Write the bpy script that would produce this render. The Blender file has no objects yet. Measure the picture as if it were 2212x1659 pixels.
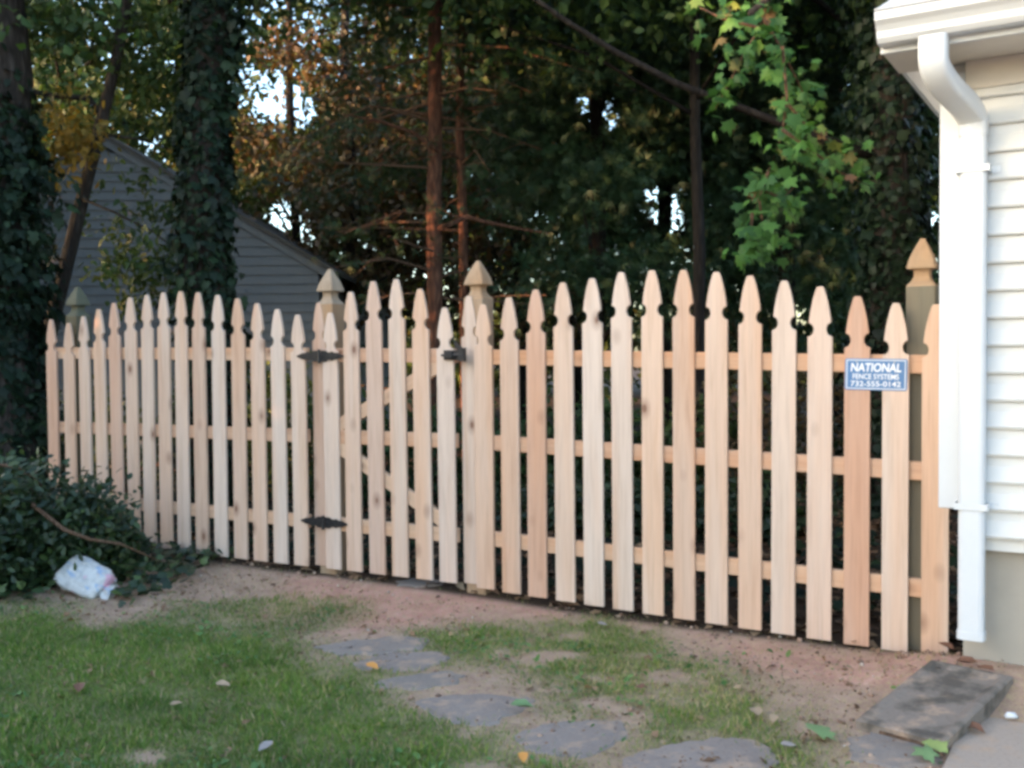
import bpy, math, random
import numpy as np
from mathutils import Vector, Matrix

random.seed(7)
RNG = np.random.default_rng(11)
S = bpy.context.scene
COL = S.collection
rad = math.radians

# ------------------------------------------------------------------ camera, sky, sun, exposure
CAM_H = 1.47
PITCH, ROLL = 0.03053, -0.00902
cam_d = bpy.data.cameras.new('camera')
cam = bpy.data.objects.new('camera', cam_d); COL.objects.link(cam)
cr, sr, cp, sp = math.cos(ROLL), math.sin(ROLL), math.cos(PITCH), math.sin(PITCH)
RIGHT = Vector((1, 0, 0)); UP = Vector((0, sp, cp)); FWD = Vector((0, cp, -sp))
cx_ = RIGHT * cr + UP * sr
cy_ = RIGHT * -sr + UP * cr
M = Matrix.Identity(4)
for i in range(3):
    M[i][0] = cx_[i]; M[i][1] = cy_[i]; M[i][2] = -FWD[i]
M[2][3] = CAM_H
cam.matrix_world = M
cam_d.sensor_width = 36.0
cam_d.lens = 36.0 * 2170 / 2212
cam_d.clip_start = 0.05
cam_d.clip_end = 2000
S.camera = cam

SUN_EL = 7.5
SUN_TRAVEL = Vector((0.955, 0.295, -math.tan(rad(SUN_EL)))).normalized()
world = bpy.data.worlds.new('World'); S.world = world; world.use_nodes = True
wn = world.node_tree; wn.nodes.clear()
sky = wn.nodes.new('ShaderNodeTexSky'); sky.sky_type = 'NISHITA'; sky.sun_disc = False
sky.sun_elevation = rad(SUN_EL)
sky.sun_rotation = math.atan2(-SUN_TRAVEL.x, -SUN_TRAVEL.y)
sky.air_density = 0.8; sky.dust_density = 2.2; sky.ozone_density = 1.2
bg = wn.nodes.new('ShaderNodeBackground'); bg.inputs['Strength'].default_value = 0.15
wo = wn.nodes.new('ShaderNodeOutputWorld')
wn.links.new(sky.outputs[0], bg.inputs[0]); wn.links.new(bg.outputs[0], wo.inputs[0])

sun_d = bpy.data.lights.new('sun', 'SUN'); sun_d.energy = 1.5; sun_d.angle = rad(0.5)
sun_d.color = (1.0, 0.46, 0.23)
sun = bpy.data.objects.new('sun', sun_d); COL.objects.link(sun)
sun.rotation_euler = SUN_TRAVEL.to_track_quat('-Z', 'Y').to_euler()
sun.location = (-20, -6, 12)

S.view_settings.view_transform = 'Standard'; S.view_settings.look = 'None'
S.view_settings.exposure = 3.17; S.view_settings.gamma = 1.0; S.view_settings.use_curve_mapping = False
S.render.engine = 'CYCLES'
S.cycles.max_bounces = 6; S.cycles.diffuse_bounces = 3; S.cycles.glossy_bounces = 2
S.cycles.transmission_bounces = 3; S.cycles.transparent_max_bounces = 6
S.cycles.use_denoising = True
S.cycles.sample_clamp_indirect = 4.0
S.cycles.filter_width = 3.3

# ------------------------------------------------------------------ helpers
F_, CX, CY = 2170.0, 1106.0, 829.5      # focal length and centre of the photograph at 2212 px width
def W(px, py, Y):
    """world point seen at (px, py) at distance Y in front of the camera"""
    u = (px - CX) / F_; v = -(py - CY) / F_
    u, v = cr * u - sr * v, sr * u + cr * v
    t = Y / (cp + v * sp)
    return Vector((u * t, Y, CAM_H + (-sp + v * cp) * t))
def GP(px, py, z=0.0):
    u = (px - CX) / F_; v = -(py - CY) / F_
    u, v = cr * u - sr * v, sr * u + cr * v
    d = Vector((u, cp + v * sp, -sp + v * cp))
    t = (z - CAM_H) / d.z
    return (u * t, d.y * t)

def hash2(ix, iy, seed):
    n = (ix.astype(np.int64) * 374761393 + iy.astype(np.int64) * 668265263 + seed * 144269504) & 0x7fffffff
    n = ((n ^ (n >> 13)) * 1274126177) & 0x7fffffff
    return ((n ^ (n >> 16)) & 0xffff) / 65535.0
def vnoise(x, y, seed=0):
    x = np.asarray(x, float); y = np.asarray(y, float)
    ix = np.floor(x); iy = np.floor(y); fx = x - ix; fy = y - iy
    fx = fx * fx * (3 - 2 * fx); fy = fy * fy * (3 - 2 * fy)
    a = hash2(ix, iy, seed); b = hash2(ix + 1, iy, seed); c = hash2(ix, iy + 1, seed); d = hash2(ix + 1, iy + 1, seed)
    return (a * (1 - fx) + b * fx) * (1 - fy) + (c * (1 - fx) + d * fx) * fy
def fbm(x, y, seed=0, o=4):
    s = 0; a = .5; t = 0
    for k in range(o):
        s = s + a * vnoise(x * 2 ** k + 17 * k, y * 2 ** k - 9 * k, seed + k); t += a; a *= .5
    return s / t
def smooth(e0, e1, x):
    t = np.clip((x - e0) / (e1 - e0), 0, 1)
    return t * t * (3 - 2 * t)

def sdist_poly(X, Y, poly):
    """signed distance to a polygon, positive inside"""
    X = np.asarray(X, float); Y = np.asarray(Y, float)
    d = np.full(X.shape, 1e9); inside = np.zeros(X.shape, bool)
    n = len(poly)
    for i in range(n):
        x0, y0 = poly[i]; x1, y1 = poly[(i + 1) % n]
        ex, ey = x1 - x0, y1 - y0
        t = np.clip(((X - x0) * ex + (Y - y0) * ey) / (ex * ex + ey * ey + 1e-12), 0, 1)
        d = np.minimum(d, np.hypot(X - x0 - t * ex, Y - y0 - t * ey))
        c = ((y0 > Y) != (y1 > Y)) & (X < (x1 - x0) * (Y - y0) / (y1 - y0 + 1e-12) + x0)
        inside ^= c
    return np.where(inside, d, -d)

def props(o, label=None, cat=None, group=None, kind=None):
    if label: o['label'] = label
    if cat: o['category'] = cat
    if group: o['group'] = group
    if kind: o['kind'] = kind
    return o
def thing(name, loc, label, cat, group=None, rz=0.0):
    o = bpy.data.objects.new(name, None); COL.objects.link(o)
    o.location = loc; o.rotation_euler = (0, 0, rz); o.empty_display_size = .1
    return props(o, label, cat, group)

def np_mesh(name, V, T, mats=(), attr=None, smooth_=False):
    """triangle mesh straight from numpy arrays"""
    me = bpy.data.meshes.new(name)
    V = np.asarray(V, np.float32); T = np.asarray(T, np.int32)
    me.vertices.add(len(V)); me.vertices.foreach_set('co', V.ravel())
    me.loops.add(len(T) * 3); me.loops.foreach_set('vertex_index', T.ravel())
    me.polygons.add(len(T)); me.polygons.foreach_set('loop_start', np.arange(0, len(T) * 3, 3, dtype=np.int32))
    me.polygons.foreach_set('loop_total', np.full(len(T), 3, np.int32))
    if smooth_: me.polygons.foreach_set('use_smooth', np.ones(len(T), bool))
    for k, a in (attr or {}).items():
        at = me.attributes.new(k, 'FLOAT', 'POINT'); at.data.foreach_set('value', np.asarray(a, np.float32))
    me.update(calc_edges=True)
    for m in mats: me.materials.append(m)
    return me
def link(name, me, parent=None, loc=(0, 0, 0), rot=(0, 0, 0)):
    o = bpy.data.objects.new(name, me); COL.objects.link(o)
    o.parent = parent; o.location = loc; o.rotation_euler = rot
    return o

class MB:
    def __init__(s): s.v = []; s.f = []
    def add(s, vs, fs):
        b = len(s.v); s.v += [tuple(v) for v in vs]; s.f += [tuple(b + i for i in f) for f in fs]; return s
    def box(s, x0, x1, y0, y1, z0, z1):
        vs = [(x, y, z) for z in (z0, z1) for y in (y0, y1) for x in (x0, x1)]
        return s.add(vs, [(0, 2, 3, 1), (4, 5, 7, 6), (0, 1, 5, 4), (2, 6, 7, 3), (0, 4, 6, 2), (1, 3, 7, 5)])
    def hexa(s, p):   # 8 corners: bottom 0-3 ccw, top 4-7 ccw
        return s.add(p, [(3, 2, 1, 0), (4, 5, 6, 7), (0, 1, 5, 4), (1, 2, 6, 5), (2, 3, 7, 6), (3, 0, 4, 7)])
    def prism(s, poly, axis, a0, a1):
        """polygon in the two other axes, extruded along axis"""
        n = len(poly)
        def pt(p, a):
            if axis == 'y': return (p[0], a, p[1])
            if axis == 'x': return (a, p[0], p[1])
            return (p[0], p[1], a)
        vs = [pt(p, a0) for p in poly] + [pt(p, a1) for p in poly]
        return s.add(vs, [tuple(range(n)), tuple(range(2 * n - 1, n - 1, -1))] + [(i, i + n, (i + 1) % n + n, (i + 1) % n) for i in range(n)])
    def tube(s, pts, rr, n=8, jitter=0.0, caps=True, rect=None):
        pts = [Vector(p) for p in pts]
        if not hasattr(rr, '__len__'): rr = [rr] * len(pts)
        rings = []
        for i, p in enumerate(pts):
            t = (pts[min(i + 1, len(pts) - 1)] - pts[max(i - 1, 0)]).normalized()
            ref = Vector((0, 0, 1)) if abs(t.z) < .9 else Vector((1, 0, 0))
            a = t.cross(ref).normalized(); b = t.cross(a)
            ring = []
            for k in range(n):
                an = 2 * math.pi * k / n
                r = rr[i] * (1 + random.uniform(-jitter, jitter))
                ring.append(p + a * (math.cos(an) * r) + b * (math.sin(an) * r))
            rings.append(ring)
        vs = [v for r in rings for v in r]
        fs = []
        for i in range(len(pts) - 1):
            for k in range(n):
                k2 = (k + 1) % n
                fs.append((i * n + k, i * n + k2, (i + 1) * n + k2, (i + 1) * n + k))
        if caps: fs += [tuple(range(n - 1, -1, -1)), tuple(range((len(pts) - 1) * n, len(pts) * n))]
        return s.add(vs, fs)
    def loft(s, rings, caps=True):
        n = len(rings[0]); vs = [v for r in rings for v in r]; fs = []
        for i in range(len(rings) - 1):
            for k in range(n):
                k2 = (k + 1) % n
                fs.append((i * n + k, i * n + k2, (i + 1) * n + k2, (i + 1) * n + k))
        if caps: fs += [tuple(range(n - 1, -1, -1)), tuple(range((len(rings) - 1) * n, len(rings) * n))]
        return s.add(vs, fs)
    def build(s, name, mat, parent=None, origin=(0, 0, 0), rot=(0, 0, 0), smooth_=False, bevel=0.0):
        me = bpy.data.meshes.new(name)
        o0 = origin
        me.from_pydata([(v[0] - o0[0], v[1] - o0[1], v[2] - o0[2]) for v in s.v], [], s.f)
        if smooth_: me.polygons.foreach_set('use_smooth', [True] * len(me.polygons))
        me.materials.append(mat); me.update()
        o = link(name, me, parent, origin, rot)
        if bevel:
            bv = o.modifiers.new('bevel', 'BEVEL'); bv.width = bevel; bv.segments = 1; bv.limit_method = 'ANGLE'; bv.angle_limit = rad(50)
        return o

# ------------------------------------------------------------------ materials
def new_mat(name):
    m = bpy.data.materials.new(name); m.use_nodes = True
    nt = m.node_tree; b = nt.nodes['Principled BSDF']
    return m, nt, b
class NT:
    def __init__(s, nt): s.nt = nt
    def n(s, t, **kw):
        nd = s.nt.nodes.new(t)
        for k, v in kw.items():
            if k.startswith('in_'):
                key = k[3:]; key = int(key) if key.isdigit() else key.replace('_', ' ')
                nd.inputs[key].default_value = v
            else: setattr(nd, k, v)
        return nd
    def l(s, a, b): s.nt.links.new(a, b)
    def noise(s, vec, scale, detail=4, rough=.55, dist=0.0):
        nd = s.n('ShaderNodeTexNoise'); nd.inputs['Scale'].default_value = scale; nd.inputs['Detail'].default_value = detail
        nd.inputs['Roughness'].default_value = rough; nd.inputs['Distortion'].default_value = dist
        if vec is not None: s.l(vec, nd.inputs['Vector'])
        return nd
    def ramp(s, fac, stops):
        nd = s.n('ShaderNodeValToRGB'); e = nd.color_ramp.elements
        while len(e) < len(stops): e.new(.5)
        for el, (p, c) in zip(e, stops): el.position = p; el.color = (c[0], c[1], c[2], 1)
        s.l(fac, nd.inputs[0]); return nd
    def mix(s, fac, a, b, mode='MIX'):
        nd = s.n('ShaderNodeMix', data_type='RGBA', blend_type=mode)
        for sock, x in ((nd.inputs[0], fac), (nd.inputs[6], a), (nd.inputs[7], b)):
            if isinstance(x, (int, float)): sock.default_value = x
            elif isinstance(x, tuple): sock.default_value = (x[0], x[1], x[2], 1)
            else: s.l(x, sock)
        return nd.outputs[2]
    def math(s, op, a, b=None):
        nd = s.n('ShaderNodeMath', operation=op)
        for sock, x in ((nd.inputs[0], a), (nd.inputs[1], b)):
            if x is None: continue
            if isinstance(x, (int, float)): sock.default_value = x
            else: s.l(x, sock)
        return nd.outputs[0]
    def mapping(s, vec, scale, loc=(0, 0, 0)):
        nd = s.n('ShaderNodeMapping'); nd.inputs['Scale'].default_value = scale; nd.inputs['Location'].default_value = loc
        s.l(vec, nd.inputs['Vector']); return nd.outputs[0]
    def bump(s, h, strength, dist, bsdf):
        nd = s.n('ShaderNodeBump'); nd.inputs['Strength'].default_value = strength; nd.inputs['Distance'].default_value = dist
        s.l(h, nd.inputs['Height']); s.l(nd.outputs[0], bsdf.inputs['Normal'])

def wood(name, cols, scale=(26, 26, 1.6), knots=True, knotcol=(.16, .07, .04), rough=.7, axis='z'):
    m, nt, b = new_mat(name); N = NT(nt)
    tc = N.n('ShaderNodeTexCoord'); oi = N.n('ShaderNodeObjectInfo')
    off = N.n('ShaderNodeVectorMath', operation='SCALE'); off.inputs[0].default_value = (13.1, 7.7, 29.3); N.l(oi.outputs['Random'], off.inputs['Scale'])
    addv = N.n('ShaderNodeVectorMath', operation='ADD'); N.l(tc.outputs['Object'], addv.inputs[0]); N.l(off.outputs[0], addv.inputs[1])
    v = addv.outputs[0]
    g = N.noise(N.mapping(v, scale), 1.0, 5, .6, .6)
    g2 = N.noise(N.mapping(v, tuple(x * .22 for x in scale)), 1.0, 3, .5, .3)
    fine = N.noise(N.mapping(v, tuple(x * (4 if i != 'xyz'.index(axis) else 2.5) for i, x in enumerate(scale))), 1.0, 3)
    grain = N.math('ADD', N.math('MULTIPLY', g.outputs[0], .6), N.math('MULTIPLY', fine.outputs[0], .4))
    base = N.ramp(oi.outputs['Random'], [(0, cols[0]), (.35, cols[1]), (.65, cols[2]), (1, cols[3])]).outputs[0]
    light = N.mix(1.0, base, N.ramp(grain, [(.25, (.74, .68, .62)), (.5, (.97, .95, .93)), (.8, (1.12, 1.1, 1.06))]).outputs[0], 'MULTIPLY')
    colr = N.mix(N.ramp(g2.outputs[0], [(.42, (0, 0, 0)), (.7, (1, 1, 1))]).outputs[0], light, N.mix(1.0, light, (1.0, .82, .68), 'MULTIPLY'))
    if knots:
        vo = N.n('ShaderNodeTexVoronoi'); vo.inputs['Scale'].default_value = 1.0
        ks = [5.2, 5.2, 5.2]; ks['xyz'.index(axis)] = 3.1
        N.l(N.mapping(v, tuple(ks)), vo.inputs['Vector'])
        kd = N.ramp(vo.outputs['Distance'], [(.055, (1, 1, 1)), (.09, (.5, .5, .5)), (.22, (0, 0, 0))])
        sepc = N.n('ShaderNodeSeparateColor'); N.l(vo.outputs['Color'], sepc.inputs[0])
        pick = N.math('GREATER_THAN', sepc.outputs[0], .25)
        colr = N.mix(N.math('MULTIPLY', N.math('MULTIPLY', kd.outputs[0], pick), .85), colr, knotcol)
    N.l(colr, b.inputs['Base Color']); b.inputs['Roughness'].default_value = rough
    b.inputs['Specular IOR Level'].default_value = .25
    N.bump(grain, .25, .002, b)
    return m
CEDAR = [(.565, .41, .315), (.60, .475, .39), (.645, .535, .455), (.535, .355, .265)]
M_picket = wood('new_cedar', CEDAR)
M_rail = wood('cedar_rail', [(.58, .385, .26), (.62, .42, .29), (.62, .44, .31), (.56, .35, .235)], scale=(1.6, 26, 26), axis='x')
M_post = wood('treated_pine', [(.37, .295, .205), (.39, .305, .21), (.36, .28, .20), (.40, .315, .225)], scale=(16, 16, 1.2), knots=False)
M_post_weathered = wood('weathered_post', [(.19, .175, .13), (.20, .18, .13), (.19, .17, .13), (.21, .185, .135)], scale=(22, 22, 1.2), knots=False)

M_post_dark_green = wood('dark_green_post', [(.10, .105, .07), (.11, .11, .075), (.10, .10, .07), (.12, .115, .08)], scale=(22, 22, 1.2), knots=False)  # darker, greener wood tone for the far left post
def paint(name, col, rough=.45, dirt=.06, bump=.1, scale=3.0, spec=.4):
    m, nt, b = new_mat(name); N = NT(nt)
    tc = N.n('ShaderNodeTexCoord')
    n1 = N.noise(tc.outputs['Object'], scale, 6, .6); n2 = N.noise(tc.outputs['Object'], scale * 14, 3)
    c = N.mix(N.ramp(n1.outputs[0], [(.45, (0, 0, 0)), (.75, (dirt * 6, dirt * 6, dirt * 6))]).outputs[0], col, tuple(x * .72 for x in col))
    c = N.mix(N.math('MULTIPLY', n2.outputs[0], dirt * 2), c, (.35, .33, .28))
    N.l(c, b.inputs['Base Color']); b.inputs['Roughness'].default_value = rough; b.inputs['Specular IOR Level'].default_value = spec
    N.bump(n2.outputs[0], bump, .002, b)
    return m
M_vinyl = paint('white_vinyl', (.63, .64, .625), .5, .03)
M_alu = paint('white_aluminium', (.61, .64, .66), .35, .03, .05)
M_soffit = paint('cream_soffit', (.62, .58, .52), .6, .08)
M_conc_wall = paint('parged_foundation', (.36, .33, .28), .9, .12, .5, 2.2, .2)
M_black = paint('black_iron', (.012, .012, .014), .45, .02, .3, 20)
M_zinc = paint('galvanised_screw', (.35, .35, .34), .4, .02, .1, 20)
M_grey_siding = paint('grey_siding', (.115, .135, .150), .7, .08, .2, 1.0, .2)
M_dark_roof = paint('dark_shingle', (.03, .03, .03), .9, .15, .8, 6, .2)
M_grey_roof = paint('pale_shingle', (.55, .55, .54), .9, .1, .8, 8, .2)
M_dark_trim = paint('dark_trim', (.05, .05, .05), .8, .05)
M_sign_blue = paint('blue_sign', (.055, .17, .37), .35, .04, .05, 8)
M_sign_white = paint('sign_print', (.82, .85, .86), .4, .02, .02)

def bark(name, c0, c1, c2, scale=1.0):
    m, nt, b = new_mat(name); N = NT(nt)
    tc = N.n('ShaderNodeTexCoord'); v = N.mapping(tc.outputs['Object'], (9 * scale, 9 * scale, 2.2 * scale))
    n1 = N.noise(v, 1.6, 6, .65, .8)
    vo = N.n('ShaderNodeTexVoronoi', feature='DISTANCE_TO_EDGE'); vo.inputs['Scale'].default_value = 1.7; N.l(v, vo.inputs['Vector'])
    h = N.math('ADD', n1.outputs[0], N.math('MULTIPLY', vo.outputs[0], .8))
    N.l(N.ramp(h, [(.3, c0), (.6, c1), (.95, c2)]).outputs[0], b.inputs['Base Color'])
    b.inputs['Roughness'].default_value = .9; b.inputs['Specular IOR Level'].default_value = .15
    N.bump(h, .9, .03, b)
    return m
M_bark = bark('grey_brown_bark', (.016, .013, .011), (.04, .032, .027), (.075, .062, .053))
M_dark_bark = bark('dark_bark', (.008, .007, .006), (.018, .015, .013), (.032, .028, .024))  # darker bark tones for wood trees and the ivy tree limb
M_pine_bark = bark('red_pine_bark', (.03, .016, .012), (.095, .048, .032), (.19, .095, .06))
M_twig = bark('twig_bark', (.06, .035, .022), (.14, .085, .055), (.20, .13, .09), 3)

def leafmat(name, stops, transl=.25, rough=.55, spec=.3):
    m, nt, b = new_mat(name); N = NT(nt)
    at = N.n('ShaderNodeAttribute', attribute_name='var')
    c = N.ramp(at.outputs['Fac'], stops).outputs[0]
    geo = N.n('ShaderNodeNewGeometry'); nz = N.noise(geo.outputs['Position'], 1.3, 3)
    c = N.mix(1.0, c, N.ramp(nz.outputs[0], [(.3, (.7, .72, .75)), (.7, (1.25, 1.2, 1.05))]).outputs[0], 'MULTIPLY')
    N.l(c, b.inputs['Base Color']); b.inputs['Roughness'].default_value = rough; b.inputs['Specular IOR Level'].default_value = spec
    tr = N.n('ShaderNodeBsdfTranslucent'); N.l(N.mix(1.0, c, (1.3, 1.25, .7), 'MULTIPLY'), tr.inputs[0])
    mx = N.n('ShaderNodeMixShader'); mx.inputs[0].default_value = transl
    N.l(b.outputs[0], mx.inputs[1]); N.l(tr.outputs[0], mx.inputs[2])
    N.l(mx.outputs[0], nt.nodes['Material Output'].inputs[0])
    return m
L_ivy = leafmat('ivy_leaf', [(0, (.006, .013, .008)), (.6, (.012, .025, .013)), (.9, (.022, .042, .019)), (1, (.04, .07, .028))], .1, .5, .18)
L_dark = leafmat('dark_leaf', [(0, (.014, .034, .011)), (.7, (.032, .070, .020)), (1, (.065, .11, .028))], .25)
L_green = leafmat('green_leaf', [(0, (.03, .055, .018)), (.6, (.055, .095, .026)), (1, (.11, .14, .035))], .3)
L_maple = leafmat('maple_leaf', [(0, (.028, .085, .022)), (.55, (.055, .155, .038)), (.95, (.095, .22, .05)), (.98, (.17, .16, .055)), (1, (.22, .12, .07))], .3)
L_yellow = leafmat('yellowing_leaf', [(0, (.024, .048, .014)), (.45, (.055, .085, .022)), (.8, (.11, .12, .03)), (1, (.18, .12, .03))], .22)
L_gold = leafmat('golden_leaf', [(0, (.10, .10, .025)), (.5, (.24, .16, .03)), (1, (.38, .20, .03))], .35)
L_russet = leafmat('russet_leaf', [(0, (.024, .032, .014)), (.5, (.06, .045, .022)), (.85, (.12, .068, .03)), (1, (.11, .10, .035))], .2)
L_conifer = leafmat('conifer_needle', [(0, (.015, .040, .019)), (.7, (.030, .068, .032)), (1, (.055, .095, .038))], .15)
L_litter = leafmat('dead_leaf', [(0, (.09, .05, .032)), (.5, (.19, .11, .066)), (.85, (.30, .19, .115)), (1, (.38, .28, .18))], .1)
L_grass = leafmat('grass_blade', [(0, (.075, .150, .036)), (.5, (.145, .250, .058)), (.78, (.23, .30, .085)), (.9, (.40, .33, .20)), (1, (.50, .41, .28))], .35, .6, .2)
L_weed = leafmat('weed_leaf', [(0, (.05, .11, .035)), (.6, (.09, .19, .06)), (1, (.17, .27, .09))], .25)
L_shrub = leafmat('shrub_leaf', [(0, (.012, .026, .013)), (.6, (.028, .055, .022)), (.9, (.055, .095, .03)), (1, (.11, .17, .045))], .18, .4, .4)

# ------------------------------------------------------------------ leaf clouds
def fan(pts, c):
    V = [c] + pts; n = len(pts)
    return np.array([(x, y, z) for x, y, z in V], float), np.array([(0, 1 + i, 1 + (i + 1) % n) for i in range(n)], int)
T_DIAMOND = (np.array([(0, 0, 0), (-.32, .5, .10), (0, 1, -.04), (.32, .5, .10)], float), np.array([(0, 2, 1), (0, 3, 2)]))
T_OVAL = (np.array([(0, 0, 0), (-.24, .28, .07), (-.2, .68, .05), (0, 1, -.08), (.2, .68, .05), (.24, .28, .07), (0, .5, 0)], float),
          np.array([(6, 1, 0), (6, 2, 1), (6, 3, 2), (6, 4, 3), (6, 5, 4), (6, 0, 5)]))
_h = [(.10, .03), (.40, -.04), (.33, .18), (.62, .40), (.38, .45), (.42, .66), (.17, .60)]
T_MAPLE = fan([(0, 0, 0)] + [(x, y, -.12 * x) for x, y in _h] + [(0, 1, -.1)] + [(-x, y, -.12 * x) for x, y in _h[::-1]], (0, .34, .03))
_h = [(.22, -.06), (.45, .12), (.32, .36), (.40, .55), (.16, .66)]
T_IVY = fan([(0, 0, 0)] + [(x, y, -.1 * x) for x, y in _h] + [(0, 1, -.06)] + [(-x, y, -.1 * x) for x, y in _h[::-1]], (0, .36, .04))
T_MAPLE_CURL = (np.stack([T_MAPLE[0][:, 0] * .85, T_MAPLE[0][:, 1], T_MAPLE[0][:, 2] - .5 * np.abs(T_MAPLE[0][:, 0]) - .3 * T_MAPLE[0][:, 1] ** 2], 1), T_MAPLE[1])
def _tuft():
    V = []; T = []
    for k in range(6):
        a = (k - 2.5) * .42; c, s_ = math.sin(a), math.cos(a); z = .18 * ((k * 7) % 3 - 1)
        b = len(V); px, py = s_ * .05, -c * .05
        V += [(-px, -py, 0), (px, py, 0), (c, s_, z)]; T.append((b, b + 1, b + 2))
    return np.array(V, float), np.array(T)
T_TUFT = _tuft()
T_BLADE = (np.array([(-.06, 0, 0), (.06, 0, 0), (-.045, .6, .08), (.045, .6, .08), (0, 1, .3)], float), np.array([(0, 1, 3), (0, 3, 2), (2, 3, 4)]))

def unit(a): return a / (np.linalg.norm(a, axis=1, keepdims=True) + 1e-9)
def leafcloud(name, C, size, tmpl, mat, parent=None, origin=(0, 0, 0), nrm=None, spread=1.0, updir=None, upw=0.0, var=None, kind=None, rng=RNG):
    """one mesh of many leaves: centre points, sizes, template; nrm = preferred normal, updir = preferred direction of the leaf tip"""
    C = np.asarray(C, float); n = len(C)
    size = np.broadcast_to(np.asarray(size, float), (n,)) * rng.uniform(.7, 1.25, n)
    nn = rng.normal(size=(n, 3)) * spread
    if nrm is not None: nn = nn + nrm
    nn = unit(nn)
    t = rng.normal(size=(n, 3))
    if updir is not None: t = t * (1 - upw) + np.asarray(updir, float) * upw * 1.6
    t = unit(t - nn * (t * nn).sum(1, keepdims=True))
    bx = np.cross(t, nn)
    tv, tt = tmpl
    V = C[:, None, :] + size[:, None, None] * (tv[None, :, 0:1] * bx[:, None, :] + tv[None, :, 1:2] * t[:, None, :] + tv[None, :, 2:3] * nn[:, None, :])
    V = V.reshape(-1, 3) - np.asarray(origin, float)
    T = (tt[None] + (np.arange(n) * len(tv))[:, None, None]).reshape(-1, 3)
    if var is None: var = rng.random(n)
    me = np_mesh(name, V, T, [mat], {'var': np.repeat(np.clip(var, 0, 1), len(tv))})
    o = link(name, me, parent)
    if kind: o['kind'] = kind
    return o
def clumps(center, radii, k, per, r, shell=.35, zmin=None, rng=RNG):
    d = unit(rng.normal(size=(k, 3))) * (rng.random((k, 1)) ** shell)
    cc = np.asarray(center) + d * np.asarray(radii)
    P = np.repeat(cc, per, 0) + rng.normal(size=(k * per, 3)) * np.asarray([r, r, r * .6])
    v = np.repeat(rng.random(k), per) * .55 + rng.random(k * per) * .45
    if zmin is not None:
        m = P[:, 2] > zmin; P = P[m]; v = v[m]
    return P, v, cc

# ------------------------------------------------------------------ ground
FANG = math.atan2(-.488, .8729)
FD = Vector((.8729, -.4879, 0)); FN = Vector((-.4879, -.8729, 0))      # along the fence, and out of its front
F0 = Vector((0, 5.8277, 0))
WD = Vector((.8526, -.5225, 0)); WN = Vector((-.5225, -.8526, 0))       # along the house wall, and out of it
HC = Vector((1.89, 4.40, 0))
def gh(X, Y):
    """height of the ground"""
    X = np.asarray(X, float); Y = np.asarray(Y, float)
    s = X * FD.x + (Y - F0.y) * FD.y
    dist = X * FN.x + (Y - F0.y) * FN.y                                  # in front of the fence
    left = .035 * smooth(-.8, -3.5, s)
    dip = .030 * np.exp(-((s + .9) / .9) ** 2 - (dist / .5) ** 2)
    t = np.clip((X - HC.x) * WD.x + (Y - HC.y) * WD.y, .05, 8)
    dd = np.hypot(X - HC.x - t * WD.x, Y - HC.y - t * WD.y)
    mound = .115 * np.exp(-(dd / .30) ** 2)
    near = np.exp(-((X / 7) ** 2 + ((Y - 5) / 6) ** 2))
    n = (fbm(X * 1.3, Y * 1.3, 3, 3) - .5) * .05 * near + (fbm(X * 7, Y * 7, 5, 3) - .5) * .018 * near
    back = .25 * smooth(12, 40, Y) * fbm(X * .08, Y * .08, 9, 2)
    return left + dip + mound + n * (1 - np.exp(-(dist / .22) ** 2) * .7) + back
def gz(x, y): return float(gh(np.array([x]), np.array([y]))[0])

lawn_left = [GP(*p) for p in [(-900, 1330), (120, 1330), (420, 1345), (640, 1395), (760, 1440), (880, 1500), (1000, 1570), (1080, 1620), (1220, 1680), (1500, 2600), (-2500, 2600)]]
lawn_right = [GP(*p) for p in [(930, 1375), (1010, 1350), (1150, 1352), (1290, 1335), (1420, 1360), (1540, 1420), (1640, 1490), (1780, 1590), (1800, 1660), (1700, 1800), (1560, 1690), (1420, 1590), (1240, 1540), (1160, 1500), (1010, 1440)]]
lawn_mid = [GP(*p) for p in [(200, 1340), (330, 1305), (480, 1282), (640, 1278), (760, 1300), (800, 1330), (700, 1380), (560, 1370)]]
dirt_red = [GP(*p) for p in [(640, 1250), (1000, 1280), (1400, 1345), (1330, 1350), (1040, 1330), (930, 1370), (700, 1390), (560, 1330)]]
dirt_right = [GP(*p) for p in [(1500, 1370), (1700, 1395), (1990, 1440), (2080, 1470), (1950, 1500), (1780, 1480), (1620, 1440)]]
def grass_density(X, Y):
    nz = fbm(X * 2.2, Y * 2.2, 21, 4); n2 = fbm(X * 6, Y * 6, 33, 3)
    a = smooth(-.34, .42, sdist_poly(X, Y, lawn_left) + (nz - .5) * .7)
    b = .85 * smooth(-.24, .30, sdist_poly(X, Y, lawn_right) + (nz - .5) * .55)
    c = .5 * smooth(-.1, .2, sdist_poly(X, Y, lawn_mid) + (nz - .5) * .5)
    d = np.maximum(np.maximum(a, b), c)
    return np.clip(d * smooth(.27 - .08 * smooth(0, -.8, X), .56 - .1 * smooth(0, -.8, X), n2 * .55 + nz * .45) + .09, 0, 1)

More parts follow.
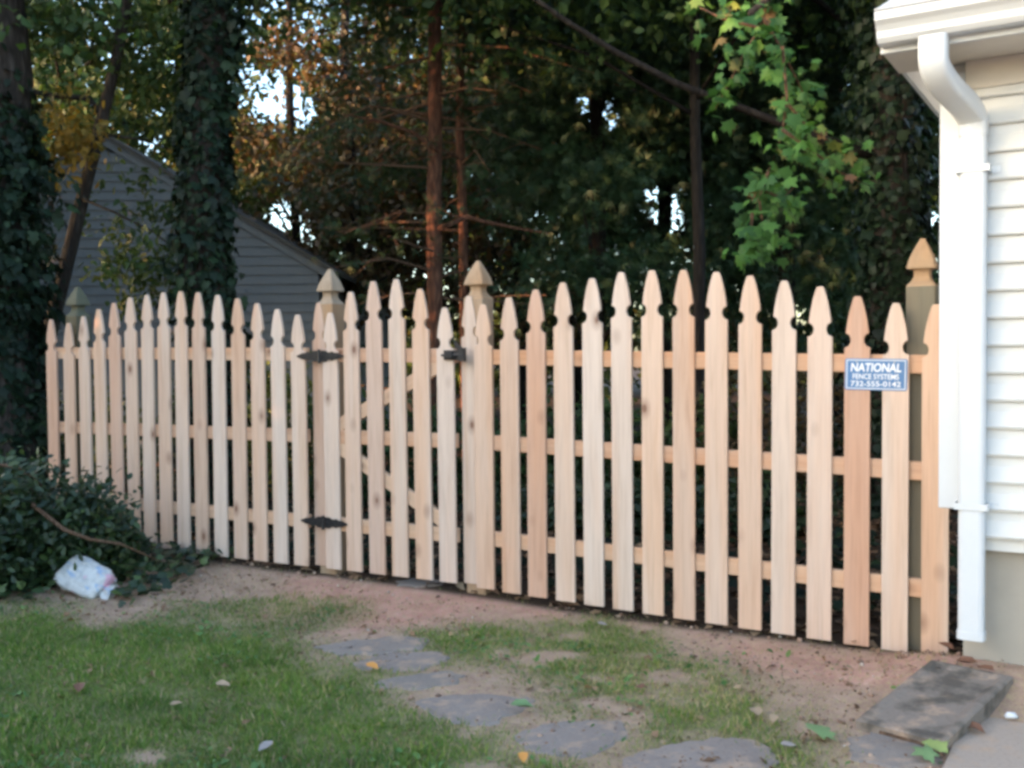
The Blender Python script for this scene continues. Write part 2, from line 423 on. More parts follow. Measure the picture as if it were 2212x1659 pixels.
def make_ground():
    def axis(lo, hi, step, far, n):
        core = np.arange(lo, hi + 1e-6, step)
        g = np.geomspace(step, far, n)
        return np.concatenate([lo - g[::-1], core, hi + g])
    xs = axis(-4.2, 3.4, .035, 400, 34); ys = axis(2.6, 8.0, .035, 400, 34)
    X, Y = np.meshgrid(xs, ys)
    Z = gh(X, Y)
    V = np.stack([X, Y, Z], -1).reshape(-1, 3)
    nx, ny = len(xs), len(ys)
    i = (np.arange(ny - 1)[:, None] * nx + np.arange(nx - 1)[None]).ravel()
    T = np.concatenate([np.stack([i, i + 1, i + nx + 1], 1), np.stack([i, i + nx + 1, i + nx], 1)])
    x, y = V[:, 0], V[:, 1]
    gr = grass_density(x, y)
    nz = fbm(x * 2, y * 2, 44, 4)
    red = smooth(-.15, .2, sdist_poly(x, y, dirt_red) + (nz - .5) * .6) + .75 * smooth(-.15, .15, sdist_poly(x, y, dirt_right) + (nz - .5) * .4)
    beh = smooth(.07, -.05, x * FN.x + (y - F0.y) * FN.y)  # wood floor tone, drawn forward under the pickets as a painted shadow line
    m, nt, b = new_mat('soil'); N = NT(nt)
    tc = N.n('ShaderNodeTexCoord'); p = tc.outputs['Object']
    ga = N.n('ShaderNodeAttribute', attribute_name='grass'); ra = N.n('ShaderNodeAttribute', attribute_name='red'); ba = N.n('ShaderNodeAttribute', attribute_name='woods_and_fence_shade')
    n1 = N.noise(p, 7, 8, .72, .4); n2 = N.noise(p, 38, 5, .7); n3 = N.noise(p, 150, 3, .6)
    soil = N.ramp(n1.outputs[0], [(.3, (.29, .19, .145)), (.5, (.41, .275, .21)), (.75, (.52, .37, .285))]).outputs[0]
    redd = N.ramp(n1.outputs[0], [(.3, (.38, .195, .155)), (.5, (.52, .275, .215)), (.78, (.63, .40, .325))]).outputs[0]
    c = N.mix(ra.outputs['Fac'], soil, redd)
    straw = N.ramp(n2.outputs[0], [(.35, (.28, .19, .10)), (.6, (.46, .35, .20)), (.8, (.56, .45, .27))]).outputs[0]
    c = N.mix(N.ramp(n2.outputs[0], [(.48, (0, 0, 0)), (.62, (.7, .7, .7))]).outputs[0], c, straw)
    c = N.mix(N.math('MULTIPLY', ga.outputs['Fac'], .8), c, N.ramp(n2.outputs[0], [(.3, (.09, .11, .035)), (.6, (.14, .18, .05)), (.8, (.28, .24, .13))]).outputs[0])
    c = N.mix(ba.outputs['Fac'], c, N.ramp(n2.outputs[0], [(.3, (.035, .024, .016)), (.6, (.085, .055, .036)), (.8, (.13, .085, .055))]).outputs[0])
    c = N.mix(N.ramp(n3.outputs[0], [(.50, (0, 0, 0)), (.68, (.8, .8, .8))]).outputs[0], c, N.mix(1.0, c, (.58, .54, .5), 'MULTIPLY'))
    N.l(c, b.inputs['Base Color']); b.inputs['Roughness'].default_value = .95; b.inputs['Specular IOR Level'].default_value = .15
    h = N.math('ADD', N.math('MULTIPLY', n2.outputs[0], 1.0), N.math('MULTIPLY', n3.outputs[0], .4))
    N.bump(h, .3, .012, b)
    me = np_mesh('ground', V, T, [m], {'grass': gr, 'red': np.clip(red, 0, 1), 'woods_and_fence_shade': beh}, True)
    o = link('ground', me); o['kind'] = 'structure'
make_ground()

# ------------------------------------------------------------------ house at the right
HANG = math.atan2(WD.y, WD.x)
house = thing('house', (HC.x, HC.y, 0), 'white clapboard house corner with gutter, downpipe and bare foundation beside the fence', 'house', rz=HANG)
# local frame: x along the front wall, y into the house, z up
HL, HD = 7.5, 7.0
SB, ST = .66, 2.655
MB().box(.02, HL, .02, HD, .775, 2.95).box(.079, HL, .0205, HD - .01, .60, .7745).build('wall', M_vinyl, house)
MB().box(.075, HL - .05, .075, HD - .05, -.6, .60).build('foundation', M_conc_wall, house)
exp_h = .1175; nb = 17
proto = None
for i in range(nb):
    z0 = SB + i * exp_h
    if proto is None:
        b = MB().prism([(.019, 0), (-.016, 0), (-.020, .010), (.003, exp_h * .62), (.006, exp_h + .004), (.019, exp_h + .004)], 'x', .088, HL)
        o = b.build('siding_board', M_vinyl, house); proto = o
    else:
        o = proto.copy(); COL.objects.link(o); o.parent = house
    o.location = (0, 0, z0)
for i in range(1, nb):       # courses on the side that runs back behind the fence
    if i == 1:
        b = MB().prism([(.019, 0), (-.016, 0), (-.020, .010), (.003, exp_h * .62), (.006, exp_h + .004), (.019, exp_h + .004)], 'y', .088, HD)
        o = b.build('siding_board', M_vinyl, house); p2 = o
    else:
        o = p2.copy(); COL.objects.link(o); o.parent = house
    o.location = (0, 0, SB + i * exp_h)
cb = MB(); cb.box(-.016, .085, -.016, .017, .775, 2.66); cb.box(-.016, .0185, .019, .086, .775, 2.66)
cb.build('corner_board', M_alu, house, bevel=.004)
MB().box(.086, HL, -.022, .018, 2.58, 2.70).build('frieze_board', M_soffit, house, bevel=.003)
GZ = 2.70
EO = .36
MB().box(-.19, HL, -EO, .02, GZ, GZ + .012).build('soffit', M_soffit, house)
MB().box(-.19, HL, -EO - .02, -EO - .001, GZ - .012, GZ + .13).build('fascia', M_alu, house)
MB().box(-.19, -.171, -EO - .001, 3.2, GZ + .013, GZ + .13).build('rake_board', M_alu, house)
gp = [(-EO - .022, GZ + .125), (-EO - .022, GZ + .012), (-EO - .085, GZ + .012), (-EO - .10, GZ + .03), (-EO - .103, GZ + .055), (-EO - .118, GZ + .075), (-EO - .138, GZ + .092), (-EO - .142, GZ + .125), (-EO - .130, GZ + .128),
      (-EO - .130, GZ + .096), (-EO - .11, GZ + .082), (-EO - .095, GZ + .058), (-EO - .09, GZ + .034), (-EO - .08, GZ + .018), (-EO - .026, GZ + .018), (-EO - .026, GZ + .125)]
gut = MB().prism([(p[0], p[1]) for p in gp], 'x', -.186, HL).build('gutter', M_alu, house)
MB().prism([(p[0], p[1]) for p in gp[:9]], 'x', -.19, -.1865).build('end_cap', M_alu, gut)
# roof
pitch = .42
rf = MB().prism([(-EO - .06, GZ + .14), (-EO - .06, GZ + .155), (3.4, GZ + .155 + (3.4 + EO + .06) * pitch), (3.4, GZ + .125 + (3.4 + EO + .06) * pitch)], 'x', -.2, HL)
rf.prism([(7.4, GZ + .14), (7.4, GZ + .155), (3.402, GZ + .155 + (3.998) * pitch), (3.402, GZ + .125 + (3.998) * pitch)][::-1], 'x', -.2, HL)
roof = rf.build('roof', M_dark_roof, house)
gb = MB().prism([(.0, 2.71), (3.4, 2.71 + 3.4 * pitch + .1), (6.95, 2.71)], 'x', .0, .02).build('gable', M_vinyl, house)
for r_ in range(6):
    y0 = -EO - .066 + r_ * .14; zt = GZ + .156 + (y0 + EO + .06) * pitch
    x = -.205 - (r_ % 2) * .08
    while x < 2.2:
        w = random.uniform(.24, .32); x0 = max(x, -.205)
        th = random.uniform(.006, .009)
        MB().hexa([(x0, y0, zt), (x + w - .006, y0, zt), (x + w - .006, y0 + .20, zt + .2 * pitch), (x0, y0 + .20, zt + .2 * pitch),
                   (x0, y0, zt + th), (x + w - .006, y0, zt + th), (x + w - .006, y0 + .20, zt + .2 * pitch + .003), (x0, y0 + .20, zt + .2 * pitch + .003)]).build('shingle', M_grey_roof, roof)
        x += w
# downpipe: rectangular pipe with two elbows
def rect_pipe(pts, w, d, c=.022):
    rings = []
    P = [Vector(p) for p in pts]
    for i, p in enumerate(P):
        t = (P[min(i + 1, len(P) - 1)] - P[max(i - 1, 0)]).normalized()
        a = Vector((1, 0, 0)); a = (a - t * a.dot(t)).normalized(); b_ = t.cross(a)
        hw, hd = w / 2 - c, d / 2 - c; ring = []
        for q, (sx, sy) in enumerate(((1, 1), (-1, 1), (-1, -1), (1, -1))):
            for k in range(4):
                an = math.pi / 2 * (q + k / 3)
                ring.append(p + a * (sx * hw + math.cos(an) * c) + b_ * (sy * hd + math.sin(an) * c))
        rings.append(ring)
    return rings
def soft_path(pts, n=6, r=.5):
    P = [Vector(p) for p in pts]; out = [P[0]]
    for i in range(1, len(P) - 1):
        a = P[i].lerp(P[i - 1], r); b_ = P[i].lerp(P[i + 1], r)
        for k in range(n + 1):
            t = k / n; out.append(a.lerp(P[i], t).lerp(P[i].lerp(b_, t), t))
    out.append(P[-1]); return out
pw, pd = .104, .078
DX0, DX1, DY1 = .02, .125, -.062
ds = MB().loft(rect_pipe([(DX1, DY1, 2.44), (DX1, DY1, .235)], pw, pd)).build('downpipe', M_alu, house)
el = soft_path([(DX0, -EO - .06, GZ + .012), (DX0, -EO - .06, 2.56), (DX1, DY1, 2.47), (DX1, DY1, 2.37)], 7, .48)
MB().loft(rect_pipe(el, pw + .006, pd + .006), caps=False).build('elbow', M_alu, ds, smooth_=True)
for z, (wd) in ((2.23, .13), (.80, .13)):
    MB().box(DX1 - .066, DX1 + .066, DY1 - .044, DY1 - .0405, z - .014, z + .014).box(DX1 - .066, DX1 - .0625, DY1 - .0404, -.012, z - .014, z + .014).box(DX1 + .0625, DX1 + .066, DY1 - .0404, -.012, z - .014, z + .014).box(DX1 + .0662, DX1 + .10, -.016, -.012, z - .014, z + .014).build('strap', M_alu, ds)
MB().loft(rect_pipe([(DX1, DY1, .262), (DX1, DY1, .228)], pw + .008, pd + .008)).build('end_band', M_alu, ds)

# ------------------------------------------------------------------ fence
def picket_poly(h, w):
    k = w / .12
    half = [(.013, 0), (.020, .012), (.030, .045), (.0395, .085), (.047, .125), (.0525, .165), (.0535, .180), (.046, .183), (.0375, .190), (.032, .201), (.0305, .213), (.0325, .226), (.039, .238), (.049, .245), (.0575, .247), (.060, .252)]
    L = [(-x * k, h - y) for x, y in half][::-1]; R = [(x * k, h - y) for x, y in half]
    return [(-.06 * k, 0)] + L + R + [(.06 * k, 0)]
LEFT = [(-4.113, 1.70, 0), (-3.915, 1.668, 0), (-3.73, 1.712, 0), (-3.556, 1.762, 0), (-3.385, 1.803, 0), (-3.215, 1.836, -.005), (-3.05, 1.850, -.012), (-2.88, 1.859, -.012), (-2.704, 1.860, -.008), (-2.520, 1.845, 0), (-2.338, 1.820, 0), (-2.152, 1.790, 0), (-1.973, 1.750, 0), (-1.791, 1.703, .004), (-1.612, 1.659, .006)]
GATE = [(-1.341, 1.662, .006), (-1.171, 1.789, .007), (-.988, 1.848, .009), (-.812, 1.852, .009), (-.630, 1.783, .01), (-.458, 1.664, .008)]
RIGHTP = [(-.195, 1.687, .003), (-.018, 1.727, .004), (.154, 1.771, 0), (.334, 1.807, .005), (.511, 1.828, .003), (.686, 1.856, 0), (.862, 1.862, -.002), (1.039, 1.860, 0), (1.215, 1.845, -.004), (1.393, 1.822, -.004), (1.563, 1.793, -.008), (1.742, 1.761, -.005), (1.922, 1.710, -.004), (2.099, 1.676, -.004), (2.279, 1.668, 0)]
def zb_at(s):
    return float(np.interp(s, [-4.2, -3.2, -2.0, -1.34, -.5, 0, 1.0, 2.0, 2.4], [.066, .069, .073, .080, .086, .066, .043, .020, .010]))
def add_picket(root, s0, s, h, lean, w=.12, th=.018, y=0.0):
    zb = zb_at(s)
    o = MB().prism(picket_poly(h, w), 'y', 0, th).build('picket', M_picket, root, bevel=.0015)
    o.location = (s - s0, y, zb); o.rotation_euler = (random.uniform(-.003, .003), -lean / h if lean else 0, 0)
    o.rotation_euler[1] = -lean / h
    return o
def rail(root, s0, sa, sb, za, zb_, h=.088, th=.038, y=.0185):
    b = MB(); xa, xb = sa - s0, sb - s0; L = xb - xa
    b.hexa([(0, 0, -h / 2), (L, 0, zb_ - za - h / 2), (L, th, zb_ - za - h / 2), (0, th, -h / 2), (0, 0, h / 2), (L, 0, zb_ - za + h / 2), (L, th, zb_ - za + h / 2), (0, th, h / 2)])
    o = b.build('rail', M_rail, root, bevel=.003); o.location = (xa, y, za); return o
def post(root, s0, s, top, y=.132, w=.134, mat=M_post, fmat=None):
    """square post turned into a gothic finial at the top"""
    x = s - s0; h = w / 2
    prof = [(-.5, h), (top - .232, h), (top - .222, h * .93), (top - .205, h * .70), (top - .185, h * .56), (top - .165, h * .55), (top - .150, h * .62), (top - .146, h * .98), (top - .135, h * .97), (top - .105, h * .86), (top - .070, h * .66), (top - .035, h * .42), (top - .012, h * .24), (top, h * .16)]
    rings = []
    for z, r in prof:
        c = min(.006, r * .2)
        rings.append([(x + a, y + b_, z) for a, b_ in ((-r + c, -r), (r - c, -r), (r, -r + c), (r, r - c), (r - c, r), (-r + c, r), (-r, r - c), (-r, -r + c))])
    shaft = MB().loft([rings[0], rings[1]]).build('post', mat, root, origin=(x, y, 0))
    MB().loft(rings[1:]).build('finial', fmat or M_post, shaft, origin=(0, 0, 0)).location = (0, 0, 0)
    f = shaft.children[0]
    for v in f.data.vertices: v.co.x -= x; v.co.y -= y
    return shaft
def fence_root(name, s0, label, cat, group=None):
    p = F0 + FD * s0
    return thing(name, (p.x, p.y, 0), label, cat, group, FANG)
GRP = 'new picket fence panels'
fl = fence_root('picket_fence', -4.0, 'fifteen-picket arched fence panel left of the gate, its far end behind the shrub', 'fence', GRP)
for s, h, ln in LEFT: add_picket(fl, -4.0, s, h, ln)
add_picket(fl, -4.0, -1.487, 1.735, 0, .108, y=.0572)
for za, zb_ in ((1.505, 1.475), (.925, .938), (.378, .372)): rail(fl, -4.0, -4.16, -1.56, za, zb_)
post(fl, -4.0, -3.955, 2.02, mat=M_post_dark_green, fmat=M_post_dark_green)
post(fl, -4.0, -1.44, 2.035)
fr = fence_root('picket_fence', 0.0, 'longer arched fence panel between the gate and the white house, carrying a blue sign', 'fence', GRP)
for s, h, ln in RIGHTP: add_picket(fr, 0.0, s, h, ln)
add_picket(fr, 0.0, -.322, 1.737, .004, .112, y=.0572)
for za, zb_ in ((1.452, 1.398), (.945, .889), (.374, .328)): rail(fr, 0.0, -.265, 2.33, za, zb_)
post(fr, 0.0, -.300, 2.03)
post(fr, 0.0, 2.205, 2.005, mat=M_post_weathered)
# gate
gt = fence_root('picket_gate', -.9, 'six-picket arched gate with black strap hinges and a black latch', 'gate')
for s, h, ln in GATE: add_picket(gt, -.9, s, h, ln)
for za, zb_ in ((1.470, 1.458), (.940, .945), (.372, .370)): rail(gt, -.9, -1.40, -.40, za, zb_)
def brace(s1, z1, s2, z2, w=.085, th=.033, y=.0205):
    dx, dz = s2 - s1, z2 - z1; L = math.hypot(dx, dz)
    o = MB().box(-L / 2, L / 2, 0, th, -w / 2, w / 2).build('brace', M_rail, gt, bevel=.003)
    o.location = ((s1 + s2) / 2 + .9, y, (z1 + z2) / 2); o.rotation_euler = (0, -math.atan2(dz, dx), 0)
brace(-1.36, .985, -.44, 1.44); brace(-1.36, .905, -.44, .415)
def hinge(s, z):
    x = s + .9
    body = MB().tube([(x, -.012, z - .045), (x, -.012, z + .045)], .011, 10).build('hinge', M_black, gt, smooth_=False)
    for sg in (-1, 1):
        out = [(.010, -.036), (.05, -.036), (.062, -.026), (.085, -.024), (.10, -.030), (.12, -.022), (.15, -.020), (.168, -.012), (.188, -.006), (.196, 0)]
        poly = [(sg * a, b) for a, b in out] + [(sg * a, -b) for a, b in out[-2::-1]]
        if sg < 0: poly = poly[::-1]
        st = MB().prism([(x + a, z + b) for a, b in poly], 'y', -.006, -.0005).build('strap', M_black, body)
        # bolts are pieces of the strap plate itself
    bb = MB()
    for a in (.032, .09, .145, -.032, -.09, -.145):
        bb.tube([(x + a, -.0062, z), (x + a, -.0098, z)], [.007, .005], 8)
    o = bb.build('bolts', M_black, body); o['kind'] = 'stuff'
hinge(-1.425, 1.463); hinge(-1.412, .380)
lx = -.37 + .9
lt = MB().box(lx - .095, lx + .015, -.012, -.0005, 1.432, 1.492).box(lx - .075, lx - .02, -.034, -.0125, 1.444, 1.480).build('latch', M_black, gt, bevel=.003)
MB().box(lx + .018, lx + .062, -.030, -.0005, 1.426, 1.505).build('catch', M_black, lt, bevel=.003)
MB().hexa([(lx + .012, -.030, 1.492), (lx + .046, -.030, 1.506), (lx + .046, -.018, 1.506), (lx + .012, -.018, 1.492), (lx - .012, -.030, 1.535), (lx + .004, -.030, 1.545), (lx + .004, -.018, 1.545), (lx - .012, -.018, 1.535)]).build('thumb_lever', M_black, lt)
MB().tube([(lx - .10, -.024, 1.462), (lx + .055, -.024, 1.462)], .008, 8).build('bar', M_black, lt)

# sign
sp_ = F0 + FD * 2.012 + FN * .004
sg = thing('sign', (sp_.x, sp_.y, 1.352), 'small blue and white maker sign screwed across two pickets near the house', 'sign', rz=FANG)
pl = MB().prism([(-.143, -.070), (-.137, -.076), (.137, -.076), (.143, -.070), (.143, .070), (.137, .076), (-.137, .076), (-.143, .070)], 'y', -.003, 0).build('panel', M_sign_blue, sg)
fb = MB()
for x0, x1, z0, z1 in ((-.136, .136, .0665, .070), (-.136, .136, -.070, -.0665), (-.136, -.1325, -.0664, .0664), (.1325, .136, -.0664, .0664)): fb.box(x0, x1, -.0038, -.0031, z0, z1)
fb.build('border', M_sign_white, pl)
def text(body, width, height, z, bold, shear=0.0):
    c = bpy.data.curves.new('text', 'FONT'); c.body = body; c.align_x = 'CENTER'; c.align_y = 'CENTER'; c.extrude = .0004; c.shear = shear; c.offset = bold
    c.size = 1.0
    t = bpy.data.objects.new('tmp', c); COL.objects.link(t)
    dg = bpy.context.evaluated_depsgraph_get(); me = bpy.data.meshes.new_from_object(t.evaluated_get(dg))
    bpy.data.objects.remove(t)
    co = np.zeros(len(me.vertices) * 3); me.vertices.foreach_get('co', co); co = co.reshape(-1, 3)
    lo, hi = co.min(0), co.max(0)
    co[:, 0] = (co[:, 0] - (lo[0] + hi[0]) / 2) * width / (hi[0] - lo[0]); co[:, 1] = (co[:, 1] - (lo[1] + hi[1]) / 2) * height / (hi[1] - lo[1])
    V = np.stack([co[:, 0], -.0037 - (co[:, 2] - lo[2]) * .9, co[:, 1] + z], 1)
    me.vertices.foreach_set('co', V.astype(np.float32).ravel()); me.materials.clear(); me.materials.append(M_sign_white); me.update()
    o = link('lettering', me, pl); return o
text('NATIONAL', .232, .042, .034, .022, .12)
text('FENCE SYSTEMS', .212, .026, -.010, .012)
text('732-555-0142', .230, .026, -.045, .012)
sg.rotation_euler = (0, rad(1.0), FANG)
for k in (0,):
    for sx in (-.09, .085):
        MB().tube([(sx, -.0032, .060), (sx, -.0062, .060)], [.0045, .0035], 8).build('screw', M_zinc, pl)

# ------------------------------------------------------------------ stones, splash block, walk
def concrete(name, c0, c1, moss=.0, scale=1.0):
    m, nt, b = new_mat(name); N = NT(nt)
    tc = N.n('ShaderNodeTexCoord'); oi = N.n('ShaderNodeObjectInfo'); geo = N.n('ShaderNodeNewGeometry')
    n1 = N.noise(geo.outputs['Position'], 4 * scale, 5, .6); n2 = N.noise(geo.outputs['Position'], 60 * scale, 4, .7)
    c = N.mix(n1.outputs[0], c0, c1)
    c = N.mix(oi.outputs['Random'], c, N.mix(1.0, c, (1.15, 1.1, 1.12), 'MULTIPLY'))
    n3 = N.noise(geo.outputs['Position'], 9 * scale, 5, .65)
    c = N.mix(N.ramp(n3.outputs[0], [(.52, (0, 0, 0)), (.70, (.8, .8, .8))]).outputs[0], c, (.46, .32, .22))
    if moss: c = N.mix(N.ramp(n1.outputs[0], [(.5, (0, 0, 0)), (.6, (moss, moss, moss))]).outputs[0], c, (.06, .055, .045))
    c = N.mix(N.ramp(n2.outputs[0], [(.5, (0, 0, 0)), (.75, (.5, .5, .5))]).outputs[0], c, N.mix(1.0, c, (.55, .55, .55), 'MULTIPLY'))
    N.l(c, b.inputs['Base Color']); b.inputs['Roughness'].default_value = .85; b.inputs['Specular IOR Level'].default_value = .25
    N.bump(n2.outputs[0], .5, .008, b)
    return m
M_flag = concrete('bluestone', (.185, .155, .132), (.28, .245, .212))
M_block = concrete('splash_concrete', (.165, .14, .115), (.24, .21, .175), .75)
M_walk = concrete('walk_concrete', (.31, .26, .205), (.38, .325, .265))

def sheet_over_ground(name, poly_w, lift, mat, n=20):
    xs = np.array([p[0] for p in poly_w]); ys = np.array([p[1] for p in poly_w])
    cxm, cym = xs.mean(), ys.mean()
    V = [(cxm, cym)]; k = len(poly_w); R = 6
    for r in range(1, R + 1):
        for i in range(k): V.append((cxm + (xs[i] - cxm) * r / R, cym + (ys[i] - cym) * r / R))
    V = np.array(V); Z = gh(V[:, 0], V[:, 1]) + lift
    T = [(0, 1 + i, 1 + (i + 1) % k) for i in range(k)]
    for r in range(R - 1):
        a = 1 + r * k; b_ = a + k
        for i in range(k):
            j = (i + 1) % k; T += [(a + i, b_ + i, b_ + j), (a + i, b_ + j, a + j)]
    me = np_mesh(name, np.column_stack([V, Z]), T, [mat], None, True)
    return me
path_poly = [GP(*p) for p in [(820, 1300), (1000, 1330), (1050, 1420), (1130, 1480), (1320, 1540), (1600, 1600), (1900, 1600), (2050, 1650), (2000, 1760), (1500, 1760), (1150, 1650), (900, 1560), (720, 1450), (690, 1390)]]
def densify(poly, n=5):
    out = []
    for i in range(len(poly)):
        a, b_ = poly[i], poly[(i + 1) % len(poly)]
        for k in range(n): out.append((a[0] + (b_[0] - a[0]) * k / n, a[1] + (b_[1] - a[1]) * k / n))
    return out
path = bpy.data.objects.new('stone_path', None); COL.objects.link(path); path['kind'] = 'structure'
path.location = (0, 4.2, 0)
STONES = [
    [(683, 1398), (760, 1388), (850, 1381), (925, 1386), (915, 1405), (830, 1418), (730, 1420)],
    [(753, 1437), (800, 1422), (880, 1412), (955, 1409), (974, 1428), (915, 1448), (840, 1460), (770, 1457)],
    [(800, 1478), (880, 1461), (960, 1452), (1003, 1461), (985, 1480), (900, 1494), (830, 1493)],
    [(888, 1520), (960, 1503), (1060, 1499), (1150, 1508), (1158, 1528), (1110, 1545), (1075, 1563), (1000, 1566), (925, 1545)],
    [(1092, 1590), (1170, 1562), (1270, 1550), (1352, 1553), (1357, 1580), (1310, 1618), (1250, 1638), (1160, 1622)],
    [(1336, 1640), (1430, 1612), (1540, 1596), (1640, 1606), (1690, 1640), (1640, 1700), (1480, 1712), (1360, 1690)],
    [(1836, 1596), (1880, 1584), (1960, 1592), (2030, 1612), (2040, 1650), (1960, 1668), (1860, 1656), (1828, 1625)],
    [(852, 1266), (900, 1257), (958, 1260), (962, 1272), (910, 1279), (862, 1276)],
]
for si, st in enumerate(STONES):
    base = densify([GP(*p) for p in st], 4)
    c = np.mean(base, 0)
    base = [(x + random.uniform(-.018, .018), y + random.uniform(-.018, .018)) for x, y in base]
    top = gz(*c) + .007 + random.uniform(0, .004)
    tilt = (random.uniform(-.015, .015), random.uniform(-.015, .015))
    def zz(x, y): return .6 * (top + (x - c[0]) * tilt[0] + (y - c[1]) * tilt[1]) + .4 * (gz(x, y) + .004)
    inner = [(c[0] + (x - c[0]) * .94, c[1] + (y - c[1]) * .94) for x, y in base]
    mid = [(c[0] + (x - c[0]) * .55, c[1] + (y - c[1]) * .55) for x, y in base]
    rings = [[(x, y, gz(x, y) - .03) for x, y in base], [(x, y, zz(x, y) - .008) for x, y in base], [(x, y, zz(x, y) - .001) for x, y in inner], [(x, y, zz(x, y) + random.uniform(-.002, .002)) for x, y in mid]]
    o = MB().loft(rings).build('flagstone', M_flag, path, origin=(c[0], c[1], 0))
    o.location = (c[0], c[1] - 4.2, 0)
# splash block under the downpipe
bx_dir = Vector((.70, .714, 0)); by_dir = Vector((-.714, .70, 0))
sbz = gz(1.69, 3.98) + .002
sbk = thing('splash_block', (1.69, 3.98, sbz), 'dark stained concrete slab lying at the foot of the white downpipe', 'splash block', rz=math.atan2(.714, .70))
b = MB(); hl, hw = .36, .17
rings = [[(-hl, -hw, -.10), (hl, -hw, -.10), (hl, hw, -.10), (-hl, hw, -.10)], [(-hl, -hw, .024), (hl, -hw, .094), (hl, hw, .094), (-hl, hw, .024)], [(-hl + .012, -hw + .012, .031), (hl - .012, -hw + .012, .101), (hl - .012, hw - .012, .101), (-hl + .012, hw - .012, .031)],
         [(-hl + .02, -hw + .03, .031), (hl - .03, -hw + .03, .100), (hl - .03, hw - .03, .100), (-hl + .02, hw - .03, .031)], [(-hl + .03, -hw + .05, .026), (hl - .06, -hw + .05, .088), (hl - .06, hw - .05, .088), (-hl + .03, hw - .05, .026)]]
b.loft(rings).build('slab', M_block, sbk)
# concrete walk in the lower right corner
wk = [GP(*p, z=-.02) for p in [(2060, 1615), (2110, 1560), (2190, 1500), (2330, 1440), (2800, 1560), (2800, 2400), (2250, 2400), (2000, 1760)]]
wkc = np.mean(wk, 0)
o = MB().loft([[(x, y, -.12) for x, y in wk], [(x, y, gz(2.0, 3.4) + .004) for x, y in wk], [(wkc[0] + (x - wkc[0]) * .98, wkc[1] + (y - wkc[1]) * .98, gz(2.0, 3.4) + .012) for x, y in wk]]).build('concrete_walk', M_walk)
o['kind'] = 'structure'

# ------------------------------------------------------------------ neighbour's grey house
NY = 14.0
pk = W(225, 283, NY); ev = W(722, 578, NY)
nx0, nx1 = pk.x - (ev.x - pk.x), ev.x
nh = thing('neighbour_house', (pk.x, NY, 0), 'grey clapboard gabled house half hidden behind the ivy-clad trees', 'house')
slope = (pk.z - ev.z) / (ev.x - pk.x)
wl = ev.x - pk.x - .22
ze = ev.z - .02
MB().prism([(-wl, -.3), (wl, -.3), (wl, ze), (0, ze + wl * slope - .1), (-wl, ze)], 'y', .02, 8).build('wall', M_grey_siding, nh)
zz0 = .1; e2 = .131
while zz0 < ze + wl * slope - .16:
    zt = zz0 + e2
    lim = lambda z: min(wl, max(.02, (ze + wl * slope - .03 - z) / slope))
    prof_ = [(.018, 0), (-.012, 0), (-.012, .010), (.012, e2 + .004), (.018, e2 + .004)]
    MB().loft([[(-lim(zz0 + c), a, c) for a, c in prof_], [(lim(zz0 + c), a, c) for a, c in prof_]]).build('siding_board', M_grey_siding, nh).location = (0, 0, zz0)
    zz0 = zt
nr = MB()
for sgn in (-1, 1):
    a = (0, pk.z - .02); c = (sgn * (wl + .30), pk.z - .02 - (wl + .30) * slope)
    q = [a, c, (c[0], c[1] - .06), (a[0], a[1] - .06)]
    if sgn < 0: q = q[::-1]
    nr.prism(q, 'y', -.12, 8.3)
nroof = nr.build('roof', M_dark_roof, nh)
for sgn in (-1, 1):
    a = (sgn * .002, pk.z - .085); c = (sgn * (wl + .28), pk.z - .085 - (wl + .28) * slope)
    q = [a, c, (c[0], c[1] - .12), (a[0], a[1] - .12)]
    if sgn < 0: q = q[::-1]
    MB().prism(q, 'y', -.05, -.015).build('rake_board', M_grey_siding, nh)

# ------------------------------------------------------------------ trees
def trunk_path(p0, p1, n=7, wob=.06):
    p0, p1 = Vector(p0), Vector(p1); out = []
    for i in range(n):
        t = i / (n - 1)
        o_ = Vector((random.uniform(-wob, wob), random.uniform(-wob, wob), 0)) if 0 < i < n - 1 else Vector()
        out.append(p0.lerp(p1, t) + o_)
    return out
def taper(r0, r1, n, flare=1.35):
    return [(r0 + (r1 - r0) * i / (n - 1)) * (flare if i == 0 else 1) for i in range(n)]
def rel(pts, c): return [Vector(p) - c for p in pts]

